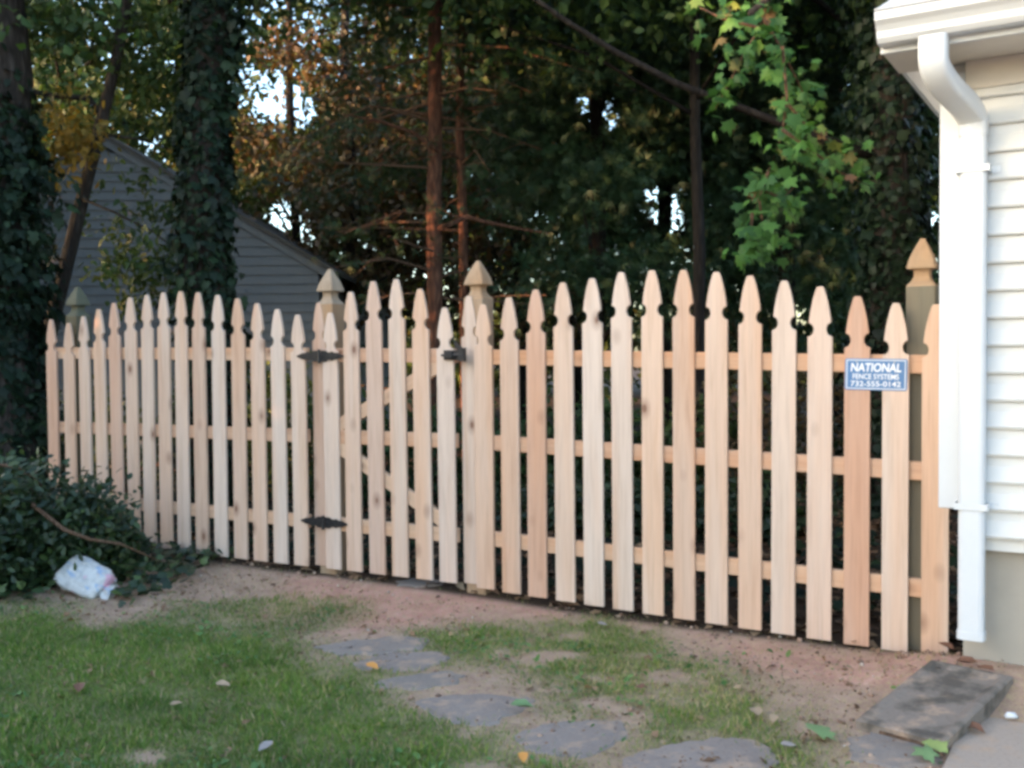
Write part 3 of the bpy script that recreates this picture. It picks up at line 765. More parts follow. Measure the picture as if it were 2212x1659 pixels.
def ivy_tree(base, top, r0, r1, label, group, nleaf, sz, leaf_r, zmax=None, crown=None, seed=1):
    rng = np.random.default_rng(seed)
    b0 = Vector(base); o = thing('ivy_covered_tree', b0, label, 'tree', group)
    path_ = trunk_path(b0 - Vector((0, 0, .3)), top, 9, .05)
    MB().tube(rel(path_, b0), taper(r0, r1, 9, 1.2), 12, .06).build('trunk', M_bark, o, smooth_=True)
    t = rng.random(nleaf); P = np.array([list(p) for p in path_]); idx = t * (len(P) - 1); i0 = np.minimum(idx.astype(int), len(P) - 2); f = (idx - i0)[:, None]
    C = P[i0] * (1 - f) + P[i0 + 1] * f
    an = rng.uniform(0, 2 * np.pi, nleaf); rr = r0 + (r1 - r0) * t
    lump = fbm(an * 1.1 + seed, C[:, 2] * 1.4, seed, 3)
    out = rr + leaf_r * (rng.random(nleaf) ** 1.2) * (.05 + 3.0 * np.clip(lump - .25, 0, 1))
    N = np.stack([np.cos(an), np.sin(an), np.full(nleaf, .35)], 1)
    C = C + np.stack([np.cos(an) * out, np.sin(an) * out, rng.normal(size=nleaf) * .05], 1)
    var = rng.random(nleaf) * .75 + .25 * lump
    if zmax:
        kp = C[:, 2] < zmax + rng.normal(size=nleaf) * .25; C, N, var = C[kp], N[kp], var[kp]
    leafcloud('ivy', C, sz * (.45 + .95 * rng.random(len(C)) ** 1.4 + .25 * (var > .9)), T_IVY, L_ivy, o, b0, N, .55, (0, 0, -1), .7, var=var, rng=rng)
    if crown:
        for (cc, rad_, k, per, r, mat) in crown:
            Pp, v, _ = clumps(cc, rad_, k, per, r, rng=rng)
            leafcloud('crown', Pp, .11, T_DIAMOND, mat, o, b0, (0, 0, .7), 1.0, (0, 0, -1), .3, var=v, rng=rng)
    return o
GI = 'ivy covered tree trunks behind the fence'
B = W(440, 770, 9.3)
ivy_tree((B.x, 9.3, 0), W(445, -700, 9.3), .21, .17, 'tall straight ivy-clad trunk in front of the grey house', GI, 9000, .085, .15, seed=3,
         crown=[((B.x + .2, 9.5, 6.6), (2.6, 2.2, 1.6), 50, 60, .33, L_dark)])
B = W(-10, 770, 8.6)
ivy_tree((B.x, 8.6, 0), W(-60, -900, 8.9), .40, .20, 'broad dark ivy-smothered tree at the left edge of the view', GI, 24000, .085, .30, zmax=3.55, seed=5,
         crown=[((B.x + .3, 8.8, 5.6), (2.2, 1.8, 1.7), 50, 60, .3, L_dark)])
B = W(1925, 770, 9.0)
ivy_tree((B.x, 9.0, 0), W(1935, -500, 9.0), .20, .16, 'ivy-clad trunk just left of the white house', GI, 8500, .08, .20, seed=7,
         crown=[((B.x - .4, 9.0, 6.0), (2.6, 2.0, 1.5), 60, 60, .33, L_dark)])
ivt = bpy.data.objects['ivy_covered_tree.002']; bv = ivt.location
MB().tube(rel([W(1915, 345, 9.0), W(1760, 295, 8.9), W(1600, 233, 8.8), W(1460, 180, 8.6), W(1330, 112, 8.5), W(1230, 50, 8.4), W(1130, -20, 8.3), W(950, -150, 8.2)], bv), [.045, .04, .034, .03, .027, .024, .02, .015], 8, .06).build('limb', M_dark_bark, ivt, smooth_=True)

# shrubby mass under the left ivy tree
def shrub(name, base, radii, nclump, per, r, size, tmpl, mat, label, group=None, stems=6, seed=1, shell=.4, updir=None, nrm=(0, -.3, .8)):
    rng = np.random.default_rng(seed); random.seed(seed)
    b0 = Vector((base[0], base[1], gz(base[0], base[1])))
    o = thing(name, b0, label, 'shrub', group)
    c = (b0.x, b0.y, b0.z + radii[2] * .75)
    P, v, cc = clumps(c, radii, nclump, per, r, shell, b0.z + .01, rng)
    leafcloud('foliage', P, size, tmpl, mat, o, b0, nrm, .8, updir, .4 if updir is not None else 0, var=v, rng=rng)
    m = MB()
    for k in range(min(stems, len(cc))):
        q = Vector(cc[k]); mid = (b0 + q) / 2 + Vector((random.uniform(-.1, .1), random.uniform(-.1, .1), .05))
        m.tube(rel([b0 + Vector((random.uniform(-.08, .08), random.uniform(-.08, .08), -.03)), mid, q], b0), [.014, .010, .005], 6)
    s_ = m.build('stems', M_twig, o); s_['kind'] = 'stuff'
    return o
# thin leaning tree
b0 = W(140, 560, 9.6); b0 = Vector((b0.x - .35, 9.6, 0))
tt = thing('leaning_tree', b0, 'thin bare trunk leaning right, rising from behind the ivy at upper left', 'tree')
pts = [b0 + Vector((0, 0, -.2)), b0 + Vector((.06, 0, 1.2)), W(168, 470, 9.6), W(190, 380, 9.55), W(225, 240, 9.5), W(252, 120, 9.5), W(268, 40, 9.5), W(300, -150, 9.5), W(340, -400, 9.5)]
MB().tube(rel(pts, b0), [.085, .075, .062, .058, .055, .05, .046, .04, .03], 9, .06).build('trunk', M_bark, tt, smooth_=True)
MB().tube(rel([W(222, 250, 9.5), W(190, 212, 9.45), W(120, 208, 9.4), W(40, 193, 9.3), W(-40, 175, 9.2)], b0), [.032, .03, .026, .022, .015], 7, .06).build('limb', M_bark, tt, smooth_=True)
MB().tube(rel([W(214, 290, 9.5), W(300, 300, 9.6), W(390, 330, 9.7)], b0), [.016, .011, .006], 6).build('limb', M_bark, tt, smooth_=True)
MB().tube(rel([W(180, 430, 9.5), W(250, 460, 9.5), W(330, 500, 9.6), W(380, 540, 9.6)], b0), [.016, .012, .009, .005], 6).build('limb', M_bark, tt, smooth_=True)
rng = np.random.default_rng(20)
P, v, _ = clumps(tuple(W(165, 290, 9.3)), (.30, .3, .42), 16, 30, .11, .5, rng=rng)
leafcloud('golden_foliage', P, .085, T_OVAL, L_gold, tt, b0, (0, -.6, .6), .7, (0, 0, -1), .5, var=v, rng=rng)
P1, v1, _ = clumps(tuple(W(330, 190, 9.8)), (.42, .4, .42), 16, 40, .13, .5, rng=rng)
P2, v2, _ = clumps(tuple(W(130, 40, 9.4)), (1.3, .7, .45), 44, 40, .16, .5, rng=rng)
P3, v3, _ = clumps(tuple(W(310, 560, 9.7)), (.45, .3, .5), 12, 12, .10, .5, rng=rng)
P4, v4, _ = clumps(tuple(W(290, 470, 9.9)), (.55, .3, .55), 20, 16, .10, .5, rng=rng)
P5, v5, _ = clumps(tuple(W(340, 600, 10.0)), (.8, .3, .35), 24, 20, .10, .5, rng=rng)
leafcloud('green_foliage', np.concatenate([P1, P2, P3, P4, P5]), .09, T_OVAL, L_green, tt, b0, (0, -.5, .7), .7, (0, 0, -1), .5, var=np.concatenate([v1, v2, v3, v4 * .7, v5 * .7]), rng=rng)

# GAPS are openings in the foliage where sky shows
GAPS = [(600, 205, 62), (655, 245, 42), (520, 180, 34), (612, 470, 46), (660, 500, 28), (1310, 255, 42), (1262, 228, 26), (1430, 450, 46), (1400, 420, 26), (1460, 490, 26), (1160, 75, 16), (2000, 490, 26), (1230, 680, 34), (1400, 690, 20), (1720, 690, 26), (350, 240, 18), (345, 305, 16), (245, 78, 14), (1920, 60, 12)]
def open_gaps(P, v):
    k = np.ones(len(P), bool)
    for gx, gy, gr in GAPS:
        u = (gx - CX) / F_; w = -(gy - 765) / F_
        d = np.hypot(P[:, 0] - u * P[:, 1], P[:, 2] - CAM_H - w * P[:, 1]) / P[:, 1] * F_
        k &= d > gr * (.2 + 1.6 * fbm(P[:, 0] * 2.6 + gx, P[:, 2] * 4.4 + P[:, 1], 5, 2))
    k |= hash2((P[:, 0] * 997).astype(int), (P[:, 2] * 991).astype(int), 3) < .09
    return P[k], v[k]

# pines in the middle
def pine(px, Yd, r, label, top_px, seed, nside=26, zc=4.2):
    random.seed(seed); rng = np.random.default_rng(seed)
    q = W(px, 770, Yd); b0 = Vector((q.x, Yd, gz(q.x, Yd)))
    o = thing('pine_tree', b0, label, 'tree', 'pines in the middle of the wood')
    tp = W(top_px, -700, Yd)
    pth = trunk_path(b0 - Vector((0, 0, .2)), tp, 10, .03)
    MB().tube(rel(pth, b0), taper(r, r * .55, 10, 1.25), 10, .07).build('trunk', M_pine_bark, o, smooth_=True)
    tips = []
    for k in range(nside):
        t = random.uniform(.12, .8); i = int(t * 9); a = pth[i].lerp(pth[min(i + 1, 9)], t * 9 - i)
        an = random.uniform(0, 2 * math.pi); L = random.uniform(.7, 1.9)
        dv = Vector((math.cos(an), math.sin(an) * .7 - .15, 0))
        mid = a + dv * L * .5 + Vector((0, 0, random.uniform(-.05, .12)))
        end = a + dv * L + Vector((0, 0, random.uniform(-.35, .1)))
        br = MB().tube(rel([a, mid, end], b0), [.020, .013, .006], 6)
        for j in range(3):
            s_ = mid.lerp(end, random.uniform(-.4, .8)); e_ = s_ + Vector((random.uniform(-.35, .35), random.uniform(-.2, .2), random.uniform(-.2, .15)))
            br.tube(rel([s_, e_], b0), [.006, .003], 4)
        br.build('branch', M_twig, o)
        tips += [mid.lerp(end, f) for f in (.5, .75, 1.0)]
    tips = np.array([list(t) for t in tips])
    C = np.repeat(tips, 14, 0) + rng.normal(size=(len(tips) * 14, 3)) * [.16, .16, .08]
    bough = []
    for k in range(8):
        a = Vector((b0.x, Yd, random.uniform(3.9, 6.4))); an = random.uniform(-.5, math.pi + .5); L = random.uniform(1.2, 2.9)
        dv = Vector((math.cos(an), math.sin(an) * .75 - .2, 0)); e_ = a + dv * L + Vector((0, 0, -L * random.uniform(.18, .4)))
        m_ = a.lerp(e_, .5) + Vector((0, 0, .12))
        MB().tube(rel([a, m_, e_], b0), [.022, .014, .005], 6).build('branch', M_twig, o)
        for t in np.linspace(.3, 1, 9): bough.append(list((a.lerp(m_, t * 2) if t < .5 else m_.lerp(e_, t * 2 - 1)) + Vector((0, 0, -.05))))
    bough = np.repeat(np.array(bough), 22, 0); bough = bough + rng.normal(size=bough.shape) * [.17, .17, .07]
    hi, v, _ = clumps((b0.x, Yd, 7.2), (1.8, 1.6, 2.0), 70, 34, .28, rng=rng)
    C = np.concatenate([C[rng.random(len(C)) < .5], bough, hi]); C, _ = open_gaps(C, C[:, 0])
    leafcloud('needles', C, .13, T_TUFT, L_conifer, o, b0, (0, 0, .8), .8, None, 0, rng=rng)
    return o
pine(937, 12.6, .115, 'thicker of two red-barked pine trunks standing behind the gate', 945, 31)
pine(1010, 13.1, .07, 'thinner of two red-barked pine trunks, just right of the thicker one', 975, 32)
# low crossing branch between the pines
p0 = bpy.data.objects['pine_tree']; b0 = p0.location
MB().tube(rel([W(930, 500, 12.55), W(965, 487, 12.5), W(1010, 468, 12.6), W(1035, 476, 12.6), W(1110, 492, 12.7), W(1190, 505, 12.7)], b0), [.045, .038, .033, .026, .018, .008], 7, .08).build('branch', M_pine_bark, p0)
MB().tube(rel([W(950, 330, 12.55), W(890, 285, 12.3), W(820, 262, 12.2), W(740, 246, 12.0)], b0), [.03, .024, .018, .008], 7, .08).build('branch', M_pine_bark, p0)

# generic forest trees
def forest_tree(x, y, h, r, crown_z, radii, k, per, cr_, size, mat, label, name='forest_tree', tmpl=T_DIAMOND, lean=(0, 0), seed=1, nlimb=7, zmin=None, group='trees of the wood', shell=.38, barkm=None, holes=()):
    random.seed(seed); rng = np.random.default_rng(seed)
    b0 = Vector((x, y, gz(x, y))); o = thing(name, b0, label, 'tree', group)
    top = Vector((x + lean[0], y + lean[1], h))
    pth = trunk_path(b0 - Vector((0, 0, .2)), top, 8, .07)
    m = MB().tube(rel(pth, b0), taper(r, r * .35, 8), 9, .07)
    m.build('trunk', barkm or M_bark, o, smooth_=True)
    c = (x + lean[0] * .6, y + lean[1] * .6, crown_z)
    P, v, cc = clumps(c, radii, k, per, cr_, shell, zmin, rng); P, v = open_gaps(P, v)
    for hx, hy, hz, hr in holes:
        kp = ((P - [hx, hy, hz]) ** 2).sum(1) > (hr * (.75 + .5 * rng.random(len(P)))) ** 2; P, v = P[kp], v[kp]
    for q in cc[:nlimb]:
        q = Vector(q); t = min(max((q.z - .9) / h, .15), .9); i = int(t * 7); a = pth[i].lerp(pth[min(i + 1, 7)], t * 7 - i)
        MB().tube(rel([a, a.lerp(q, .5) + Vector((0, 0, .15)), q], b0), [r * .33, r * .2, r * .07], 6).build('limb', barkm or M_bark, o, smooth_=True)
    leafcloud('crown', P, size, tmpl, mat, o, b0, (0, 0, .6), 1.0, (0, 0, -1), .3, var=v, rng=rng)
    return o
def fx(px, Y): return (px - CX) / F_ * Y
FT = [
    # px, Y, h, r, crown_z, radii, k, per, clump r, leaf, mat, label
    (1345, 15.0, 9, .08, 6.0, (2.3, 1.8, 2.3), 120, 60, .33, .14, L_dark, 'slender tree with sombre leaves behind the right panel'),
    (640, 19.0, 11, .12, 4.4, (2.4, 2.0, 2.6), 150, 80, .36, .14, L_yellow, 'yellow-green tree between the ivy trunk and the pines'),
    (760, 16.5, 9, .13, 4.4, (1.7, 1.5, 2.6), 110, 60, .30, .14, L_russet, 'rust-brown leaved tree just left of the pines'),
    (830, 23.0, 13, .22, 6.5, (3.6, 2.4, 4.6), 190, 60, .42, .20, L_yellow, 'large yellowing tree far behind the pines'),
    (1120, 17.5, 10, .15, 4.4, (2.3, 1.8, 3.2), 150, 60, .34, .15, L_russet, 'brown autumn tree just right of the pines'),
    (1240, 22.0, 12, .2, 6.6, (3.2, 2.2, 4.4), 170, 60, .42, .19, L_green, 'mid-green tree far behind the right fence panel'),
    (400, 22.0, 12, .2, 6.4, (2.8, 2.0, 3.6), 150, 60, .40, .19, L_green, 'pale green tree rising behind the grey house roof'),
    (160, 20.0, 12, .2, 7.0, (3.2, 2.0, 3.6), 150, 60, .40, .19, L_dark, 'dark green tree behind the grey house at far left'),
    (1820, 19.0, 11, .2, 5.2, (3.0, 2.2, 4.4), 190, 60, .40, .18, L_dark, 'dark leafy tree behind the bright maple sprays'),
    (1990, 15.0, 10, .17, 5.2, (2.2, 1.8, 4.2), 150, 60, .36, .15, L_dark, 'sombre leafy tree showing beside the house corner'),
    (1620, 25.0, 12, .2, 5.0, (3.6, 2.2, 4.6), 190, 60, .46, .22, L_russet, 'russet tree deep in the wood at right'),
    (-420, 13.0, 8, .15, 3.6, (1.7, 1.5, 3.2), 240, 60, .30, .15, L_dark, 'dense tree added out of view to keep low sun off the grey house'),  # unseen, added to block sun from the grey house front
    (1040, 28.0, 14, .25, 8.5, (4.4, 2.5, 5.0), 200, 60, .5, .24, L_green, 'tall green tree at the back of the wood'),
]
for i, (px, Y, h, r, cz, ra, k, per, crr, sz, mt, lab) in enumerate(FT):
    forest_tree(fx(px, Y), Y, h, r, cz, ra, k, per, crr, sz, mt, lab, seed=100 + i, barkm=M_dark_bark)
CT = [(1290, 14.0, 10, .13, 4.7, (1.7, 1.5, 3.3), 170, 80, .30, 'dark conifer behind the fence, right of the pines'),
      (1440, 16.5, 11, .14, 5.4, (2.2, 1.7, 3.4), 190, 80, .33, 'dark conifer behind the tallest pickets of the right panel'),
      (1700, 14.5, 10, .15, 5.0, (2.1, 1.6, 4.0), 210, 80, .33, 'dark conifer behind the hanging maple sprays')]
for i, (px, Y, h, r, cz, ra, k, per, crr, lab) in enumerate(CT):
    forest_tree(fx(px, Y), Y, h, r, cz, ra, k, per, crr, .155, L_conifer, lab, name='conifer_tree', tmpl=T_TUFT, seed=200 + i, barkm=M_dark_bark)

# overhead canopy tree just behind the fence (its crown roofs the wood)
forest_tree(fx(1512, 11.3), 11.3, 9.5, .085, 6.5, (4.9, 2.9, 1.7), 240, 60, .40, .14, L_dark, 'dark-trunked tree right of centre whose crown hangs across the top of the view', seed=301, nlimb=10, barkm=M_dark_bark)

forest_tree(-3.4, 11.6, 9.5, .17, 7.3, (3.4, 2.6, 1.8), 170, 60, .40, .14, L_dark, 'tree whose dark crown roofs the grey house at upper left', seed=302, nlimb=10, barkm=M_dark_bark)
forest_tree(4.7, 12.4, 9.5, .17, 7.2, (3.4, 2.4, 1.9), 170, 60, .40, .14, L_dark, 'tree whose dark crown fills the top right behind the house eave', seed=303, nlimb=10, barkm=M_dark_bark)
forest_tree(-8.3, 10.4, 8.5, .1, 4.9, (1.4, .9, 2.9), 80, 90, .25, .12, L_green, 'small tree added out of view at far left to break up the low sunlight', seed=304, nlimb=3, holes=((-8.3, 10.35, 4.1, .55), (-8.6, 10.1, 6.6, .4), (-8.0, 11.0, 4.6, .35)))  # added out of view; crown holes let sun patches through to the pines

forest_tree(-8.7, 11.9, 8.5, .1, 4.6, (1.2, .75, 3.2), 170, 70, .25, .13, L_dark, 'second small tree added out of view at far left, nearer the grey house, to block low sun', seed=305, nlimb=3)  # added out of view to keep low sun off the conifers

# maple with bright sprays hanging in front of the wood
mb = Vector((4.7, 8.6, 0))
mp = thing('maple_tree', mb, 'maple with bright green sprays hanging beside the white house', 'tree')
MB().tube(rel(trunk_path(mb - Vector((0, 0, .2)), mb + Vector((-.3, -.2, 6.8)), 8, .06), mb), taper(.2, .08, 8), 10, .06).build('trunk', M_bark, mp, smooth_=True)
YM = 7.0
arm = [mb + Vector((-.2, -.1, 4.6)), Vector((3.6, 8.0, 4.75)), W(1800, -60, 7.4), W(1700, -40, 7.2), W(1620, 30, YM)]
MB().tube(rel(arm, mb), [.06, .05, .035, .03, .022], 8, .05).build('limb', M_bark, mp, smooth_=True)
sprays = [
    [(1690, -60), (1640, 60), (1600, 130), (1570, 190), (1545, 235)],
    [(1650, 40), (1690, 110), (1720, 170), (1750, 230)],
    [(1690, 100), (1700, 210), (1690, 290), (1660, 370), (1625, 460)],
    [(1690, 280), (1760, 330), (1810, 370), (1870, 400)],
    [(1660, 370), (1640, 430), (1650, 500), (1690, 540)],
    [(1690, 210), (1740, 270), (1800, 310), (1850, 330)],
    [(1640, 60), (1560, 40), (1500, 10)],
    [(1650, 410), (1690, 430), (1720, 400)],
    [(1625, 460), (1620, 520), (1640, 545)],
]
LC = []; LV = []
rng = np.random.default_rng(55)
for k, sp2 in enumerate(sprays):
    off = random.uniform(-.3, .3)
    pts = [W(x, y, YM + off + .1 * j) for j, (x, y) in enumerate(sp2)]
    MB().tube(rel(pts, mb), [.012 * (1 - .75 * j / (len(pts) - 1)) for j in range(len(pts))], 6).build('twig', M_twig, mp, smooth_=True)
    for j in range(len(pts) - 1):
        n = 15
        t = rng.random(n)[:, None]
        a = np.array(pts[j]); b_ = np.array(pts[j + 1])
        LC.append(a * (1 - t) + b_ * t + rng.normal(size=(n, 3)) * [.07, .14, .06]); LV.append(rng.random(n))
LC = np.concatenate(LC); LV = np.concatenate(LV)
h_ = len(LC) // 2; pm = rng.permutation(len(LC)); A, B_ = pm[:h_], pm[h_:]
leafcloud('leaves', LC[A], rng.uniform(.07, .13, len(A)), T_MAPLE, L_maple, mp, mb, (-.1, -.6, .7), .5, (.15, -.2, -1), .7, var=LV[A], rng=rng)
leafcloud('leaves', LC[B_], rng.uniform(.07, .135, len(B_)), T_MAPLE_CURL, L_maple, mp, mb, (-.1, -.6, .6), .6, (.15, -.2, -1), .7, var=LV[B_], rng=rng)
P, v, _ = clumps((3.6, 8.4, 5.6), (2.2, 1.4, 1.2), 60, 30, .3, rng=rng)
leafcloud('crown', P, .13, T_MAPLE, L_green, mp, mb, (0, -.2, .8), .7, (0, 0, -1), .4, var=v, rng=rng)

# far wood: reads as one mass behind everything
rng = np.random.default_rng(77)
P = []; VV = []
for k in range(290):
    x = rng.uniform(-24, 24); y = rng.uniform(31, 42); z = rng.uniform(0, 13) ** 1.0
    n = 70
    P.append(np.array([x, y, z]) + rng.normal(size=(n, 3)) * [.9, .9, .65]); VV.append(np.full(n, rng.random()) * .6 + rng.random(n) * .4)
for k in range(120):
    x = rng.uniform(-22, 22); y = rng.uniform(29, 34); z = rng.uniform(0, 3.4); n = 70
    P.append(np.array([x, y, z]) + rng.normal(size=(n, 3)) * [1.0, .8, .6]); VV.append(np.full(n, rng.random()) * .6 + rng.random(n) * .4)
P, VV = open_gaps(np.concatenate(P), np.concatenate(VV))
o = leafcloud('far_wood', P, .42, T_DIAMOND, L_yellow, None, (0, 0, 0), (0, 0, .5), 1.0, var=VV * .62, kind='stuff', rng=rng)
o['label'] = 'distant wood of yellowing leaves behind the trees'

# undergrowth behind the fence
US = [
    (1150, 9.6, (1.15, .7, .62), 60, 40, .16, .10, L_dark, 'low dark green bush behind the fence right of the gate', 1.05),
    (820, 9.8, (.9, .7, .62), 48, 40, .16, .10, L_dark, 'dark bush behind the gate top', 1.0),
    (620, 10.6, (.8, .6, .75), 44, 36, .16, .10, L_green, 'leafy bush in front of the grey house beside the gate post', 1.0),
    (1420, 10.4, (1.1, .7, .55), 55, 40, .17, .10, L_green, 'bush behind the highest pickets of the right panel', .9),
    (1700, 10.2, (1.2, .7, .75), 60, 40, .17, .10, L_russet, 'brown-leaved bush behind the right panel', 1.0),
    (250, 10.8, (.8, .6, .7), 40, 36, .16, .09, L_dark, 'dark bush growing against the grey house', 1.0),
    (480, 11.6, (.7, .5, .8), 34, 36, .16, .09, L_dark, 'dark bush at the foot of the central ivy trunk', 1.0),
    (1600, 8.0, (1.0, .4, .22), 46, 40, .10, .08, L_shrub, 'knee-high plants seen through the right panel gaps', 1.0),
    (1250, 8.3, (1.0, .4, .22), 46, 40, .10, .08, L_shrub, 'knee-high plants seen through the gaps next to the gate', 1.0),
]
for i, (px, Y, ra, k, per, r, sz, mt, lab, lift) in enumerate(US):
    shrub('bush', (fx(px, Y), Y), (ra[0], ra[1], ra[2]), k, per, r, sz, T_OVAL, mt, lab, 'bushes behind the fence', seed=400 + i)

# leaf litter and ivy on the woodland floor
rng = np.random.default_rng(91)
n = 16000
X = rng.uniform(-6, 6, n); Y = rng.uniform(4.8, 13, n)
dist = X * FN.x + (Y - F0.y) * FN.y
keep = (dist < -.05); X, Y = X[keep], Y[keep]
o = leafcloud('leaf_litter', np.stack([X, Y, gh(X, Y) + .012], 1), .085, T_DIAMOND, L_litter, None, nrm=(0, 0, 1.6), spread=.45, kind='stuff', rng=rng)
o['label'] = 'brown leaf litter on the wood floor behind the fence'
n = 9000
X = rng.uniform(-7, 6.5, n); Y = rng.uniform(5.2, 12, n); dist = X * FN.x + (Y - F0.y) * FN.y
keep = (dist < -.25) & (fbm(X * .9, Y * .9, 61, 3) > .47); X, Y = X[keep], Y[keep]
o = leafcloud('woodland_ivy', np.stack([X, Y, gh(X, Y) + rng.uniform(.02, .2, len(X))], 1), .085, T_IVY, L_ivy, None, nrm=(0, -.3, 1.2), spread=.5, kind='stuff', rng=rng)
o['label'] = 'ivy spreading over the wood floor behind the fence'

# ------------------------------------------------------------------ shrub, ground ivy and bag in front of the fence at left
sx, sy = fx(55, 6.5), 6.5
random.seed(12)
sh = shrub('evergreen_shrub', (sx, sy), (.62, .55, .46), 120, 54, .11, .062, T_OVAL, L_shrub, 'sprawling dark evergreen shrub in front of the left end of the fence', seed=501, nrm=(.1, -.5, .8))
rng = np.random.default_rng(13)
P, v, cc = clumps(tuple(W(205, 1150, 6.7)), (.22, .2, .20), 22, 30, .06, .5, .02, rng)
leafcloud('foliage', P, .08, T_OVAL, L_shrub, sh, sh.location, (.1, -.5, .8), .6, var=v * .6 + .4, rng=rng)
MB().tube(rel([W(70, 1090, 6.1), W(140, 1145, 6.0), W(195, 1165, 6.0), W(260, 1175, 6.05), W(345, 1212, 6.15)], sh.location), [.013, .012, .010, .008, .004], 7, .05).build('branch', M_twig, sh, smooth_=True)
MB().tube(rel([W(-30, 1000, 6.2), W(40, 1010, 6.2), W(75, 1035, 6.25), W(120, 1080, 6.3)], sh.location), [.012, .010, .008, .004], 7, .05).build('branch', M_twig, sh, smooth_=True)
n = 5200
X = rng.uniform(-5.2, -1.1, n); Y = rng.uniform(5.4, 8.4, n)
pol = [GP(*p) for p in [(-600, 1335), (60, 1320), (260, 1312), (340, 1290), (400, 1268), (470, 1240), (560, 1226), (280, 1175), (-600, 1100)]]
sd = sdist_poly(X, Y, pol) + (fbm(X * 3, Y * 3, 71, 3) - .5) * .5
bgx, bgy = GP(196, 1286); keep = (sd > rng.uniform(-.05, .25, n)) & (np.hypot((X - bgx) / .24, (Y - bgy + .02) / .26) > 1); X, Y = X[keep], Y[keep]
o = leafcloud('ground_ivy', np.stack([X, Y, gh(X, Y) + rng.uniform(.015, .11, len(X))], 1), .075, T_IVY, L_shrub, None, nrm=(0, -.4, 1.2), spread=.5, kind='stuff', rng=rng)
o['label'] = 'ivy spreading from under the shrub along the fence foot'

# newspaper in a plastic bag
def bag():
    q = GP(196, 1286); c = Vector((q[0], q[1] - .07, gz(*q) + .10))
    m, nt, b = new_mat('printed_plastic'); N = NT(nt)
    tc = N.n('ShaderNodeTexCoord'); p = tc.outputs['Object']
    n1 = N.noise(p, 9, 3, .5, .6); n2 = N.noise(N.mapping(p, (1, 1, 2.6), (4, 2, 7)), 11, 2, .5, .4); n3 = N.noise(p, 24, 4)
    col = N.ramp(n3.outputs[0], [(.3, (.36, .37, .37)), (.6, (.52, .53, .52))]).outputs[0]
    col = N.mix(N.ramp(n1.outputs[0], [(.62, (0, 0, 0)), (.68, (.75, .75, .75))]).outputs[0], col, (.62, .30, .42))
    col = N.mix(N.ramp(n2.outputs[0], [(.60, (0, 0, 0)), (.67, (.7, .7, .7))]).outputs[0], col, (.22, .34, .52))
    N.l(col, b.inputs['Base Color']); b.inputs['Roughness'].default_value = .35
    N.bump(n3.outputs[0], .4, .01, b)
    o = thing('newspaper_bag', c, 'crumpled white printed newspaper bag lying against the shrub', 'bag', rz=rad(-14))
    nu, nv = 26, 18; V = []
    rg = np.random.default_rng(8)
    for i in range(nv + 1):
        th = math.pi * i / nv
        for j in range(nu):
            ph = 2 * math.pi * j / nu
            d = Vector((math.sin(th) * math.cos(ph), math.sin(th) * math.sin(ph), math.cos(th)))
            e = .45
            s_ = lambda t: math.copysign(abs(t) ** e, t)
            x, y, z = s_(d.x) * .165, s_(d.y) * .05, s_(d.z) * .105
            w = float(fbm(np.array([x * 22 + 5]), np.array([z * 26 + y * 20]), 88, 3)[0]) - .5
            k = 1 + w * .28
            V.append((x * k + z * .22, y * k + w * .045, z * k - x * .10))
    F = [(i * nu + j, i * nu + (j + 1) % nu, (i + 1) * nu + (j + 1) % nu, (i + 1) * nu + j) for i in range(nv) for j in range(nu)]
    mbb = MB().add(V, F); ob = mbb.build('bag', m, o, smooth_=False)
    ob.rotation_euler = (rad(-38), rad(16), 0)
    tail = MB(); R1 = []
    for i in range(5):
        t = i / 4; wd = .03 + .05 * t
        R1.append([(.15 + .07 * t, a * .012 * (1 + t) , -.03 + b_ * wd - .02 * t + random.uniform(-.006, .006)) for a, b_ in ((-1, -1), (-1, -.3), (-1.6, .3), (-1, 1), (1, 1), (1.5, .2), (1, -1))])
    tl = tail.loft(R1).build('knotted_end', m, o); tl.rotation_euler = (rad(-38), rad(16), 0)
bag()

# ------------------------------------------------------------------ grass and fallen leaves
def grass():
    rng = np.random.default_rng(5); n = 460000
    X = rng.uniform(-3.9, 2.7, n); Y = rng.uniform(2.9, 7.0, n)
    dist = X * FN.x + (Y - F0.y) * FN.y
    d = grass_density(X, Y)
    inst = np.zeros(n)
    for st in STONES: inst = np.maximum(inst, smooth(-.005, .085, sdist_poly(X, Y, [GP(*p) for p in st]) + (fbm(X * 9, Y * 9, 29, 3) - .5) * .12))
    d = d * (1 - inst * .985)
    wk_ = sdist_poly(X, Y, wk); d = np.where(wk_ > -.02, 0, d)
    bl = (X - 1.69) * bx_dir.x + (Y - 3.98) * bx_dir.y; bw = (X - 1.69) * by_dir.x + (Y - 3.98) * by_dir.y
    d = np.where((abs(bl) < .37) & (abs(bw) < .18), 0, d)
    keep = (rng.random(n) < d) & (dist > -.1)
    X, Y, d = X[keep], Y[keep], d[keep]; n = len(X)
    dry = fbm(X * 3.1, Y * 3.1, 52, 3); right = smooth(-.6, .6, X)
    var = rng.random(n) * .70 + .32 * (dry - .35) + .24 * right
    var = np.where(rng.random(n) < .12 + .45 * (1 - d) ** 2, rng.uniform(.84, 1, n), var)
    L = rng.uniform(.012, .033, n) * (.6 + .6 * d) * (.7 + .9 * fbm(X * 5, Y * 5, 64, 3))
    o = leafcloud('grass', np.stack([X, Y, gh(X, Y) - .004], 1), L, T_BLADE, L_grass, None, nrm=(0, -.1, .7), spread=.8, updir=(0, 0, 1), upw=.5, var=var, kind='stuff', rng=rng)
    o['label'] = 'patchy mown grass on the lawn'
grass()
